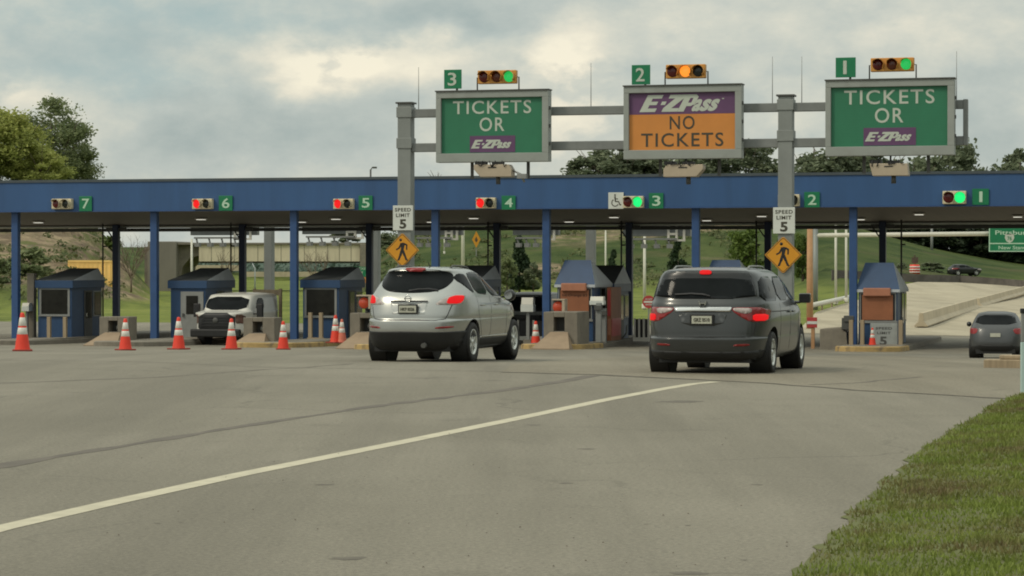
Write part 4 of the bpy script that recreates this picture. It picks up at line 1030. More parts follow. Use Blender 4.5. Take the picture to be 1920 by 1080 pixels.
ticket_box(1105, 1132, 556, 564, 572, 648, .2, 'cream ticket machine beside the lettered shutter booth')
ticket_box(40, 54, 568, 574, 584, 640, 1.5, 'small pale box on a post right of the leftmost blue column')
u0, z1, s = fpos(53, 515, 2.0); u1, z0, _ = fpos(66, 640, 2.0); w = u1 - u0
t = thing('concrete_post', 'slim grey concrete post left of the leftmost booth', 'post', PZ((u0 + u1) / 2, 2.0, ZG))
MB().box(-w / 2, w / 2, -.12, .12, -.1, z1 - ZG).build('shaft', M_CONC, t, bevel=.015); MB().box(-w / 2 - .02, w / 2 + .02, -.14, .14, z1 - ZG, z1 - ZG + .05).build('cap', M_CONC, t)
# tall red vending-like panels along the lettered booth lane side
u0 = u_at(1140, 2.4)
t = thing('instrument_cabinet', 'tall rust-red instrument cabinet standing in the lane beside the lettered shutter booth', 'cabinet', PZ(u_at(1138, 1.6), 1.6, ZG + .17))
MB().box(0, .16, 0, 1.7, 0, 2.0).build('case', M_RUST, t, bevel=.01)
MB().box(.02, .14, -.012, -.001, .95, 1.9).build('red_panel', M_REDS, t); MB().box(.02, .14, -.012, -.001, .25, .85).build('lower_panel', M_RUSTL, t)
MB().box(.161, .172, .1, 1.6, .2, .85).build('side_panel', M_REDS, t)
for k, (px, v, pyt, lab) in enumerate([(1122, -.2, 568, 'left of the two grey equipment posts beside the lettered shutter booth'), (1131, .4, 578, 'right of the two grey equipment posts beside the lettered shutter booth')]):
    u, z, s = fpos(px, pyt, v); t = thing('equipment_post', lab, 'post', PZ(u, v, ZG + .1), group='grey equipment posts')
    MB().box(-.09, .09, 0, .16, 0, z - ZG - .1).build('shaft', M_GREYM, t, bevel=.01); MB().box(-.13, .13, -.1, .1, z - ZG - .35, z - ZG - .2).build('reader', M_GREYD, t)
t = thing('hydrant_cabinet', 'low blue metal box at the foot of the dark column behind the lettered booth', 'cabinet', PZ(u_at(1158, 5.0), 5.0, ZG + .1))
MB().box(-.18, .18, 0, .3, 0, 1.05).build('case', M_ROOFSIDE, t, bevel=.015); MB().tube([(.2, -.05, .1), (.35, -.05, .3), (.38, -.05, .6)], .03, 8).build('pipe', M_GREYM, t)
u0, z1, s = fpos(477, 541, 2.5); u1, z0, _ = fpos(526, 640, 2.5); w, h = u1 - u0, z1 - ZG
t = thing('gate_frame', 'brown goalpost frame with a pale notice panel right of the white van mirror', 'frame', PZ(u0, 2.5, ZG))
MB().box(-.05, .06, -.06, .06, 0, h).build('post', M_WOOD, t, bevel=.01); MB().box(w - .06, w + .05, -.06, .06, 0, h).build('post', M_WOOD, t, bevel=.01)
MB().box(.062, w - .062, -.05, .05, h - .26, h - .04).build('crossbar', M_WOOD, t, bevel=.01)
MB().box(.18, w - .16, -.03, .03, h - .98, h - .30).build('notice_panel', M_GREYM if 0 else mat('pale_notice', (.34, .35, .33), .6, var=.25, scale=3), t)
# striped pedestrian barricade
def barricade(px0, px1, py0, py1, v, label):
    u0, z1, s = fpos(px0, py0, v); u1, z0, _ = fpos(px1, py1, v); w, h = u1 - u0, z1 - z0
    t = thing('barricade', label, 'barrier', PZ(u0, v, z0), group='slatted barricades')
    fr = MB()
    for k in range(4): fr.box(k * w / 3 - .035, k * w / 3 + .035, -.03, .03, 0, h)
    fr.box(-.05, w + .05, -.05, .05, .0, .14); fr.build('frame', M_CREAMW, t)
    MB().box(0, w, .035, .05, .15, h - .02).build('infill', M_BLACK, t)
barricade(1190, 1216, 597, 640, 4.0, 'black panel barricade with pale uprights between blue column and minivan')
barricade(942, 1030, 600, 638, 3.0, 'black panel barricade with pale uprights behind the cone right of the crossover')
t = thing('reflector_post', 'red reflector panel on a short brown post right of the minivan nose', 'marker post', PZ(u_at(1524, 1.0), 1.0, ZG))
MB().box(-.06, .06, 0, .12, -.1, .75).build('post', M_OCHRE, t); MB().box(-.2, .16, -.03, .0, .75, 1.12).build('panel', M_REDS, t, bevel=.01); MB().box(-.2, .16, -.04, -.031, .88, .98).build('stripe', M_WHITE, t)
P = hit(1885, 690); t = tag(MB().box(-.38, .45, -.15, .15, -.05, .16).box(-.1, .40, -.1, .2, .161, .24).build('timber_block', M_WOOD, None, bevel=.02, loc=P, rz=-.3), 'rough brown timber block lying on the road behind the hatchback', 'debris')
P = hit(1921, 736); t = thing('delineator_post', 'pale teal and grey marker post with black cap at the right frame edge', 'marker post', P, 0)
MB().box(-.055, .055, -.03, .03, -.1, .70).build('sleeve', M_TEAL, t, bevel=.01); MB().box(-.05, .05, -.025, .025, .701, 1.10).build('blade', M_GREYM, t, bevel=.008); MB().box(-.06, .06, -.035, .035, 1.101, 1.17).build('cap', M_BLACK, t, bevel=.01)

# ------------------------------------------------------------------ traffic cones
def make_cone(name='traffic_cone'):
    t = thing(name, 'x', 'traffic cone', (0, 0, 0), .3, 'orange traffic cones')
    MB().box(-.255, .255, -.255, .255, .004, .045).build('base', M_CONEB, t, bevel=.012)
    pr = [(.20, .045), (.19, .08), (.155, .30), (.055, .87), (.045, .905), (.02, .915), (.001, .915)]
    def rr(z): return lerp(.19, .055, (z - .08) / .79) + .004
    MB().lathe(pr, 28).build('cone', M_CONE, t)
    for a, b in ((.40, .56), (.60, .80)):
        MB().lathe([(rr(a) - .004, a), (rr(a), a + .003), (rr(b), b - .003), (rr(b) - .004, b)], 28).build('collar', M_CONEW, t)
    return t
c0 = make_cone()
CN = [(42, 658.5, 586, 'tallest orange cone, at the left frame edge before the first blue column'), (235, 657, 597, 'orange cone before the crash block between the second blue column and the leftmost booth'),
      (335, 655.5, 594.5, 'orange cone before the grey booth door, left of the white van'), (434, 655.5, 597, 'orange cone before the right headlamp of the white van'),
      (531, 655.5, 602, 'orange cone standing just left of the third blue column'), (349, 637.5, 595.5, 'faded small cone behind another cone at the white van left side'),
      (629, 642, 589.5, 'left cone of the pair on the island kerb left of the crossover'), (641, 641.5, 596.5, 'right faded cone of the pair on the island kerb left of the crossover'),
      (1004.5, 652, 602, 'orange cone between the crossover front wheel and the tall crash block'), (1636, 660.5, 627, 'small cone before the propped board at the rightmost booth')]
for i, (px, py, pyt, lab) in enumerate(CN):
    o = c0 if i == 0 else copy_tree(c0)
    P = hit(px, py)
    if i in (6, 7): P = PZ(u_at(px, -5.4), -5.4, zprof(-5.4) + .175)
    if i == 9: P = PZ(u_at(px, -.5), -.5, ZG + .175)
    k = (py - pyt) / (F / P.y) / .915
    o.location = P; o.scale = (k * .92, k * .92, k); o.rotation_euler.z = .2 + .37 * i
    o['label'] = lab
    if i in (5, 7):
        for ch in o.children:
            if ch.data.materials[0] == M_CONE: ch.data = ch.data.copy(); ch.data.materials[0] = M_CONEP

# ------------------------------------------------------------------ ground and roads
def axis(parts):
    out = []
    for a, b, st in parts:
        n = max(1, round((b - a) / st)); out += [a + (b - a) * i / n for i in range(n)]
    return out + [parts[-1][1]]
US = axis([(-3000, -600, 600), (-600, -160, 40), (-160, 160, 4), (160, 600, 40), (600, 3000, 600)])
VS = axis([(-600, -100, 100), (-100, -48, 13), (-48, 0, 4), (0, 20, 10), (20, 60, 20), (60, 420, 4.5), (420, 700, 40), (700, 4000, 600)])
vs, fs, dirt = [], [], []
for v in VS:
    for u in US:
        p = PZ(u, v); z = terrain(p.x, p.y) if p.y > 0 else 0.0
        px = 960 + p.x / max(p.y, 1) * F; d = 0.0
        if p.y > 140 and px < 214 and p.y < 300:
            d = sstep((z + .4) / 1.6) * (1 - sstep((z - 4.3) / 1.2)) * sstep((px + 60) / 120)
        if p.y > 250 and 640 < px < 1500:
            d = max(d, .55 * max(0, mnoise.noise((p.x * .045, z * .35, 3.1)) * 2.2 - .25))
        if p.y > 130: z += .25 * mnoise.noise((p.x * .06, p.y * .06, 0)) * min(1, (p.y - 130) / 80) * (1 if z > -1.0 else .2)
        vs.append((p.x, p.y, z - .02)); dirt.append(d)
n = len(US)
for i in range(len(VS) - 1):
    for j in range(n - 1): fs.append((i * n + j, i * n + j + 1, (i + 1) * n + j + 1, (i + 1) * n + j))
me = bpy.data.meshes.new('ground'); me.from_pydata(vs, [], fs)
at_ = me.attributes.new('soil', 'FLOAT', 'POINT'); at_.data.foreach_set('value', dirt)
me.polygons.foreach_set('use_smooth', [True] * len(fs))
def ground_mat():
    m = bpy.data.materials.new('grass_ground'); n, l = nodes_of(m); n.clear()
    out = n.new('ShaderNodeOutputMaterial'); b = n.new('ShaderNodeBsdfPrincipled'); l.new(b.outputs[0], out.inputs[0]); b.inputs['Roughness'].default_value = .95; b.inputs['Specular IOR Level'].default_value = .1
    tc = n.new('ShaderNodeTexCoord')
    def noise(sc, det=6, st=(1, 1, 1)):
        mp = n.new('ShaderNodeMapping'); mp.inputs['Scale'].default_value = st; l.new(tc.outputs['Object'], mp.inputs[0])
        t = n.new('ShaderNodeTexNoise'); t.inputs['Scale'].default_value = sc; t.inputs['Detail'].default_value = det; t.inputs['Roughness'].default_value = .65; l.new(mp.outputs[0], t.inputs[0]); return t.outputs[0]
    def rng(src, a, b_):
        r = n.new('ShaderNodeMapRange'); r.inputs[1].default_value = a; r.inputs[2].default_value = b_; l.new(src, r.inputs[0]); return r.outputs[0]
    def mix(f, a, b_):
        x = n.new('ShaderNodeMix'); x.data_type = 'RGBA'
        l.new(f, x.inputs[0])
        for k, c in ((6, a), (7, b_)):
            if isinstance(c, tuple): x.inputs[k].default_value = (*c, 1)
            else: l.new(c, x.inputs[k])
        return x.outputs[2]
    g = mix(rng(noise(.06, 8), .35, .62), (.150, .185, .042), (.215, .24, .064))
    g = mix(rng(noise(.35, 8, (1, .35, 1)), .45, .72), g, (.085, .115, .032))
    # tall rough growth on the slopes is darker and browner than the mown level
    sep = n.new('ShaderNodeSeparateXYZ'); l.new(tc.outputs['Object'], sep.inputs[0])
    hi = rng(sep.outputs['Z'], -.95, .6)
    rough = mix(rng(noise(.12, 9), .38, .62), (.034, .058, .017), (.082, .104, .034))
    rough = mix(rng(noise(.05, 9), .56, .70), rough, (.12, .10, .055))
    g = mix(hi, g, rough)
    so = mix(rng(noise(.55, 10), .40, .60), (.155, .118, .080), (.33, .255, .165))
    so = mix(rng(noise(.40, 9), .50, .60), so, (.13, .14, .055))
    a = n.new('ShaderNodeAttribute'); a.attribute_name = 'soil'
    ns = noise(.15, 8); ad = n.new('ShaderNodeMath'); ad.operation = 'MULTIPLY_ADD'; ad.inputs[1].default_value = 1.6; l.new(ns, ad.inputs[0])
    sb = n.new('ShaderNodeMath'); sb.operation = 'SUBTRACT'; sb.inputs[1].default_value = .8; l.new(a.outputs['Fac'], sb.inputs[0]); l.new(sb.outputs[0], ad.inputs[2])
    am = n.new('ShaderNodeMath'); am.operation = 'MULTIPLY'; l.new(rng(ad.outputs[0], .05, .45), am.inputs[0]); l.new(rng(a.outputs['Fac'], .02, .2), am.inputs[1])
    g = mix(am.outputs[0], g, so)
    l.new(g, b.inputs['Base Color'])
    bp = n.new('ShaderNodeBump'); bp.inputs['Strength'].default_value = .9; bp.inputs['Distance'].default_value = .5; l.new(noise(.9, 8), bp.inputs['Height']); l.new(bp.outputs[0], b.inputs['Normal'])
    return m
me.materials.append(ground_mat())
tag(link('ground', me), kind='structure')

def asphalt_mat(name, c0, c1, crack=.55):
    m = bpy.data.materials.new(name); n, l = nodes_of(m); n.clear()
    out = n.new('ShaderNodeOutputMaterial'); b = n.new('ShaderNodeBsdfPrincipled'); l.new(b.outputs[0], out.inputs[0]); b.inputs['Roughness'].default_value = .88; b.inputs['Specular IOR Level'].default_value = .3
    tc = n.new('ShaderNodeTexCoord')
    def noise(sc, det=6, st=(1, 1, 1), rz=0, ro=.62):
        mp = n.new('ShaderNodeMapping'); mp.inputs['Scale'].default_value = st; mp.inputs['Rotation'].default_value = (0, 0, rz); l.new(tc.outputs['Object'], mp.inputs[0])
        t = n.new('ShaderNodeTexNoise'); t.inputs['Scale'].default_value = sc; t.inputs['Detail'].default_value = det; t.inputs['Roughness'].default_value = ro; l.new(mp.outputs[0], t.inputs[0]); return t.outputs[0]
    def rng(src, a, b_, c=0., d=1.):
        r = n.new('ShaderNodeMapRange'); r.inputs[1].default_value = a; r.inputs[2].default_value = b_; r.inputs[3].default_value = c; r.inputs[4].default_value = d; l.new(src, r.inputs[0]); return r.outputs[0]
    def mix(f, a, b_, mode='MIX'):
        x = n.new('ShaderNodeMix'); x.data_type = 'RGBA'; x.blend_type = mode
        if isinstance(f, float): x.inputs[0].default_value = f
        else: l.new(f, x.inputs[0])
        for k, c in ((6, a), (7, b_)):
            if isinstance(c, tuple): x.inputs[k].default_value = (*c, 1)
            else: l.new(c, x.inputs[k])
        return x.outputs[2]
    c = mix(rng(noise(.16, 8), .35, .65), c0, c1)
    c = mix(rng(noise(.55, 5, (1, .06, 1), -math.radians(14)), .44, .62, 0, .6), c, tuple(q * .76 for q in c0))     # worn wheel tracks along the lanes
    c = mix(rng(noise(1.1, 5), .60, .74, 0, .35), c, tuple(q * .62 for q in c0))                                # oil stains
    c = mix(rng(noise(75, 3, ro=.8), .30, .72), tuple(.72 * q for q in (1, 1, 1)), (1.25, 1.25, 1.22)) if 0 else mix(1.0, c, mix(rng(noise(24, 7, ro=.95), .34, .68), (.50, .50, .50), (1.5, 1.49, 1.45)), 'MULTIPLY')
    vo = n.new('ShaderNodeTexVoronoi'); vo.feature = 'DISTANCE_TO_EDGE'; vo.inputs['Scale'].default_value = .22
    wv = n.new('ShaderNodeVectorMath'); wv.operation = 'ADD'; sv = n.new('ShaderNodeVectorMath'); sv.operation = 'SCALE'; sv.inputs['Scale'].default_value = 2.2
    nz = n.new('ShaderNodeTexNoise'); nz.inputs['Scale'].default_value = .6; nz.inputs['Detail'].default_value = 6; l.new(tc.outputs['Object'], nz.inputs[0]); l.new(nz.outputs['Color'], sv.inputs[0]); l.new(tc.outputs['Object'], wv.inputs[0]); l.new(sv.outputs[0], wv.inputs[1]); l.new(wv.outputs[0], vo.inputs[0])
    ck = n.new('ShaderNodeMath'); ck.operation = 'MULTIPLY'; l.new(rng(vo.outputs['Distance'], .012, .0, 0, crack), ck.inputs[0]); l.new(rng(noise(.12, 3), .46, .58), ck.inputs[1])
    c = mix(ck.outputs[0], c, tuple(q * .45 for q in c0))
    c = mix(rng(noise(9, 3), .72, .79, 0, .55), c, tuple(q * .30 for q in c0))                                  # small specks of tar and dirt
    l.new(c, b.inputs['Base Color'])
    bp = n.new('ShaderNodeBump'); bp.inputs['Strength'].default_value = .45; bp.inputs['Distance'].default_value = .01; l.new(noise(110, 3), bp.inputs['Height']); l.new(bp.outputs[0], b.inputs['Normal'])
    return m
M_ASPH = asphalt_mat('old_asphalt', (.196, .179, .142), (.242, .221, .178))
M_ASPH2 = asphalt_mat('rough_concrete_apron', (.205, .182, .138), (.25, .224, .175))
M_RAMP = asphalt_mat('ramp_concrete', (.37, .322, .235), (.44, .388, .29), .3)
def sheet(name, polys_uv, off, material, kind='structure'):
    """flat polygon(s) in plaza coordinates cut at the ground's own breaks so that they lie on it"""
    bm = bmesh.new()
    for poly in polys_uv:
        bm.faces.new([bm.verts.new((u, v, 0)) for u, v in poly])
    for k in KNOTS + [20, 60]:
        bmesh.ops.bisect_plane(bm, geom=bm.verts[:] + bm.edges[:] + bm.faces[:], plane_co=(0, k, 0), plane_no=(0, 1, 0))
    bmesh.ops.triangulate(bm, faces=bm.faces[:])
    for v in bm.verts:
        p = PZ(v.co.x, v.co.y); v.co = (p.x, p.y, zprof(v.co.y) + off)
    bmesh.ops.recalc_face_normals(bm, faces=bm.faces[:])
    for f in bm.faces:
        if f.normal.z < 0: f.normal_flip()
    me = bpy.data.meshes.new(name); bm.to_mesh(me); bm.free(); me.materials.append(material)
    return tag(link(name, me), kind=kind)
def xy2uv(p): return uv_of(p[0], p[1])
sheet('road', [[(-200, -140), (60, -140), (60, 0), (60, 34), (-60, 34), (-200, 20)]], 0.0, M_ASPH)
# apron nearer the booths beyond the cracked joint
J = [(940, 698), (1110, 702.5), (1210, 707), (1410, 717), (1610, 732), (1860, 746), (1990, 752)]
JP = [hit(*q) for q in J]
far_ = [hit(2050, 690), hit(1700, 668), hit(1200, 668), hit(960, 683)]
sheet('apron', [[xy2uv(p) for p in JP] + [xy2uv(p) for p in far_]], .004, M_ASPH2)
def ribbon(name, pix, w, off, material, jitter=0, label=None):
    P = [hit(*q) for q in pix]; pts = []
    for a, b in zip(P, P[1:]):
        k = max(1, int((b - a).length / .5)); pts += [a.lerp(b, i / k) for i in range(k)]
    pts.append(P[-1]); L, R = [], []
    rr = random.Random(name)
    for i, p in enumerate(pts):
        d = (pts[min(i + 1, len(pts) - 1)] - pts[max(i - 1, 0)]); d.z = 0; d.normalize(); nn = Vector((-d.y, d.x, 0))
        c = p + nn * rr.uniform(-jitter, jitter); ww = w * (1 + rr.uniform(-.5, .5) * (1 if jitter else .06))
        L.append(c + nn * ww / 2); R.append(c - nn * ww / 2)
    k = len(L)
    def Z(p): 
        u, v = uv_of(p.x, p.y); return zprof(v) + off
    mb = MB(); mb.add([(p.x, p.y, Z(p)) for p in L + R], [(i, i + 1, k + i + 1, k + i) for i in range(k - 1)])
    o = mb.build(name, material); tag(o, kind='structure'); return o
M_TAR = mat('tar_seam', (.120, .102, .080), .8, var=.25, scale=2)
M_JOINT = mat('joint_dark', (.12, .104, .082), .9, var=.4, scale=3)  # dark tone of the cracked pavement joint
ribbon('road_line', [(-160, 1034), (0, 991), (200, 945), (450, 890), (750, 830), (960, 787), (1135, 750), (1240, 730), (1300, 720), (1342, 716)], .20, .003, M_LINE)
ribbon('tar_seam', [(-150, 896), (0, 874), (450, 800), (700, 762), (950, 731), (1060, 714), (1112, 704)], .19, .0024, M_TAR, .015)
ribbon('road_joint', J, .10, .0056, M_JOINT, .05)
ribbon('road_joint', [(0, 719), (300, 707), (560, 690), (660, 682)], .12, .0021, mat('faint_seam', (.135, .118, .092), .9, var=.2), .04)
ribbon('road_joint', [(0, 676), (260, 678), (480, 688), (700, 692), (940, 697)], .09, .0018, mat('faint_seam2', (.15, .132, .104), .9, var=.2), .04)
ribbon('road_joint', [(1520, 722), (1600, 719), (1720, 707)], .07, .0062, M_JOINT, .06)
# small litter and tar spots on the road
mb = MB(); rr = random.Random(5)
for px, py, w in [(608, 909, .09), (1000, 797, .10), (1272, 753, .35), (655, 1047, .13), (1420, 909, .05), (1062, 906, .07), (1088, 690, .2), (1290, 985, .03), (1212, 983, .02), (1395, 1050, .03), (1290, 1075, .12), (1550, 872, .02), (1370, 834, .02), (340, 980, .02), (295, 981, .03), (1100, 842, .1), (1700, 700, .25), (1770, 702, .2)]:
    p = hit(px, py); z = p.z + .0015
    k = 14; base = [(p.x + w * math.cos(2 * math.pi * i / k) * rr.uniform(.6, 1.1), p.y + w * .8 * math.sin(2 * math.pi * i / k) * rr.uniform(.6, 1.1), z) for i in range(k)]
    mb.add(base, [list(range(k))])
tag(mb.build('road_stains', mat('stain', (.125, .110, .086), .9, var=.3, scale=8)), kind='stuff')
mb = MB()
for k in range(110):
    px, py = rr.uniform(100, 1500), rr.uniform(760, 1079); p = hit(px, py); s = rr.uniform(.003, .009)
    mb.add([(p.x - s, p.y, p.z + .01), (p.x + s, p.y - s, p.z + .01), (p.x + s * .3, p.y + s, p.z + .012), (p.x, p.y, p.z + .01 + s)], [(0, 1, 3), (1, 2, 3), (2, 0, 3), (0, 2, 1)])
tag(mb.build('gravel', mat('grit', (.10, .085, .065), .9)), kind='stuff')

# grass verge, lower right
E = [(1440, 1130), (1488, 1080), (1540, 1026), (1580, 981), (1622, 936), (1664, 899), (1704, 861), (1746, 830), (1788, 804), (1822, 788), (1848, 770), (1874, 755), (1900, 745), (1925, 737)]
EP = [hit(*q) for q in E]
rr = random.Random(9); edge = []
for a, b in zip(EP, EP[1:]):
    for i in range(10):
        p = a.lerp(b, i / 10); edge.append(Vector((p.x + rr.uniform(-.05, .05) + .06 * mnoise.noise((p.x * 2.1, p.y * 1.1, 2)), p.y + rr.uniform(-.05, .05), 0)))
edge = [Vector((.6, -12, 0)), Vector((.75, 4, 0))] + edge + [Vector((8.8, 39, 0)), Vector((14, 46, 0))]
def inside(x, y):
    for a, b in zip(edge, edge[1:]):
        if a.y <= y < b.y: return x - lerp(a.x, b.x, (y - a.y) / (b.y - a.y))
    return -1
rows = []
for e in edge:
    xs = [0, .03, .12, .4, .9, 1.8, 3.5, 6, 10, 20]
    rows.append([(e.x + d, e.y, zprof(uv_of(e.x + d, e.y)[1]) + (.006 if d == 0 else .018 + .05 * sstep(d / 1.2) + .03 * mnoise.noise(((e.x + d) * 1.3, e.y * 1.3, 0)) * sstep(d / .5))) for d in xs])
mb = MB(); k = len(rows[0])
mb.add([p for r in rows for p in r], [(i * k + j, i * k + j + 1, (i + 1) * k + j + 1, (i + 1) * k + j) for i in range(len(rows) - 1) for j in range(k - 1)], 0, True)
M_VERGE = mat('verge_soil', (.105, .115, .035), .95, var=.3, scale=1.5, stain=.6, stain_col=(.105, .080, .045), bump=.4, bscale=25)
tag(mb.build('grass_verge', M_VERGE), kind='structure')
def blade_mat():
    m = leafmat('grass_blades', (.130, .170, .030), (.245, .30, .066), .9, .3)
    n, l = m.node_tree.nodes, m.node_tree.links
    mx = [q for q in n if q.type == 'MIX'][0]
    tc = [q for q in n if q.type == 'TEX_COORD'][0]
    ns = n.new('ShaderNodeTexNoise'); ns.inputs['Scale'].default_value = .75; ns.inputs['Detail'].default_value = 6; ns.inputs['Roughness'].default_value = .7; l.new(tc.outputs['Object'], ns.inputs[0])
    r = n.new('ShaderNodeMapRange'); r.inputs[1].default_value = .46; r.inputs[2].default_value = .64; l.new(ns.outputs[0], r.inputs[0])
    m2 = n.new('ShaderNodeMix'); m2.data_type = 'RGBA'; l.new(r.outputs[0], m2.inputs[0]); m2.inputs[7].default_value = (.17, .135, .065, 1)
    for lk in list(l):
        if lk.from_node == mx: 
            t = lk.to_socket; l.remove(lk); l.new(m2.outputs[2], t)
    l.new(mx.outputs[2], m2.inputs[6])
    return m
vs, fs = [], []
rr = random.Random(3); cnt = 0
while cnt < 165000:
    y = 9 + 31 * rr.random() ** 1.25; x = rr.uniform(.9, 8.2) if rr.random() < .72 else rr.uniform(2, 17); d = inside(x, y)
    if d < .03 or abs(x / y) > .62: continue
    if d < .3 and rr.random() > .35 + d * 2: continue
    u, v = uv_of(x, y); z = zprof(v) + .012 + .05 * sstep(d / 1.2) + .03 * mnoise.noise((x * 1.3, y * 1.3, 0)) * sstep(d / .5)
    h = rr.uniform(.015, .05) * (1 + .4 * mnoise.noise((x * .8, y * .8, 5))) * (1 if y < 22 else 1.2); a = rr.uniform(0, 2 * math.pi); w = rr.uniform(.004, .008) * (1 + y / 30)
    lx, ly = rr.uniform(-.6, .6) * h, rr.uniform(-.6, .6) * h
    o = len(vs)
    vs += [(x - w * math.cos(a), y - w * math.sin(a), z), (x + w * math.cos(a), y + w * math.sin(a), z), (x + lx, y + ly, z + h)]
    fs.append((o, o + 1, o + 2)); cnt += 1
me = bpy.data.meshes.new('grass'); me.from_pydata(vs, [], fs); me.materials.append(blade_mat())
tag(link('grass', me), kind='stuff')

# concrete ramp road leaving on the right
def drape(name, pix, off, material, sub=10):
    P = [hit(*q) for q in pix]
    bm = bmesh.new(); bm.faces.new([bm.verts.new((p.x, p.y, 0)) for p in P])
    ys = [p.y for p in P]; y = math.ceil(min(ys) / sub) * sub
    while y < max(ys):
        bmesh.ops.bisect_plane(bm, geom=bm.verts[:] + bm.edges[:] + bm.faces[:], plane_co=(0, y, 0), plane_no=(0, 1, 0)); y += sub
    xs = [p.x for p in P]; x = math.ceil(min(xs) / sub) * sub
    while x < max(xs):
        bmesh.ops.bisect_plane(bm, geom=bm.verts[:] + bm.edges[:] + bm.faces[:], plane_co=(x, 0, 0), plane_no=(1, 0, 0)); x += sub
    bmesh.ops.triangulate(bm, faces=bm.faces[:])
    for v in bm.verts: v.co.z = terrain(v.co.x, v.co.y) + .012 + (off - .012) * sstep((v.co.y - 128) / 50)
    bmesh.ops.recalc_face_normals(bm, faces=bm.faces[:])
    for f in bm.faces:
        if f.normal.z < 0: f.normal_flip()
    me = bpy.data.meshes.new(name); bm.to_mesh(me); bm.free(); me.materials.append(material)
    return tag(link(name, me), kind='structure')
drape('ramp_road', [(1490, 625), (1530, 588), (1592, 570), (1640, 551), (1690, 537), (1720, 531), (1800, 532), (1925, 540), (2100, 548), (2300, 620), (2100, 632), (1920, 632)], .14, M_RAMP)
ribbon_pts = [hit(*q) for q in [(1520, 590), (1560, 579), (1595, 569)]]
t = thing('guard_rail', 'low white guard rail on posts curving beside the concrete ramp', 'guard rail', (0, 0, 0), 0)
MB().tube([p + Vector((0, 0, .55)) for p in ribbon_pts], .16, 8).build('rail', M_GANTRYW, t)
for p in ribbon_pts + [(ribbon_pts[0] + ribbon_pts[1]) / 2]: MB().tube([p + Vector((0, .1, -.2)), p + Vector((0, .1, .5))], .07, 6).build('post', M_WOOD, t)
def jersey(p0, p1, h, label):
    a, b = hit(*p0), hit(*p1)
    t = thing('jersey_barrier', label, 'barrier', (0, 0, 0), 0, 'pale concrete barriers on the ramp')
    d = (b - a).normalized(); n = Vector((-d.y, d.x, 0)); n.normalize()
    prof = [(-.32, 0), (-.32, .10), (-.14, .38), (-.09, 1), (.09, 1), (.14, .38), (.32, .10), (.32, 0)]
    mb = MB(); vs = []
    for p in (a, b):
        for x, z in prof: vs.append(p + n * x + Vector((0, 0, z * h + .06)))
    k = len(prof); mb.add(vs, [(i, (i + 1) % k, k + (i + 1) % k, k + i) for i in range(k)] + [list(range(k)), list(range(2 * k - 1, k - 1, -1))])
    mb.build('barrier', M_CONCL, t, bevel=.02)
jersey((1727, 615), (1829, 579), .66, 'nearer pale concrete barrier along the ramp right of booth cabinets')
jersey((1834, 577), (1960, 538), .62, 'farther pale concrete barrier along the ramp above the hatchback')
a = [hit(*q) for q in [(1560, 521), (1640, 524), (1720, 529), (1800, 531), (1880, 537), (2000, 547)]]
mb = MB(); vs = []
for p in a: vs += [p + Vector((0, 0, -.3)), p + Vector((0, .5, -.3)), p + Vector((0, .5, .85)), p + Vector((0, 0, .85))]
mb.add(vs, [(4 * i + j, 4 * i + (j + 1) % 4, 4 * i + 4 + (j + 1) % 4, 4 * i + 4 + j) for i in range(len(a) - 1) for j in range(4)] + [(0, 1, 2, 3)])
tag(mb.build('stone_wall', M_STONE), 'long low dark stone wall at the foot of the hill beyond the ramp', 'wall')

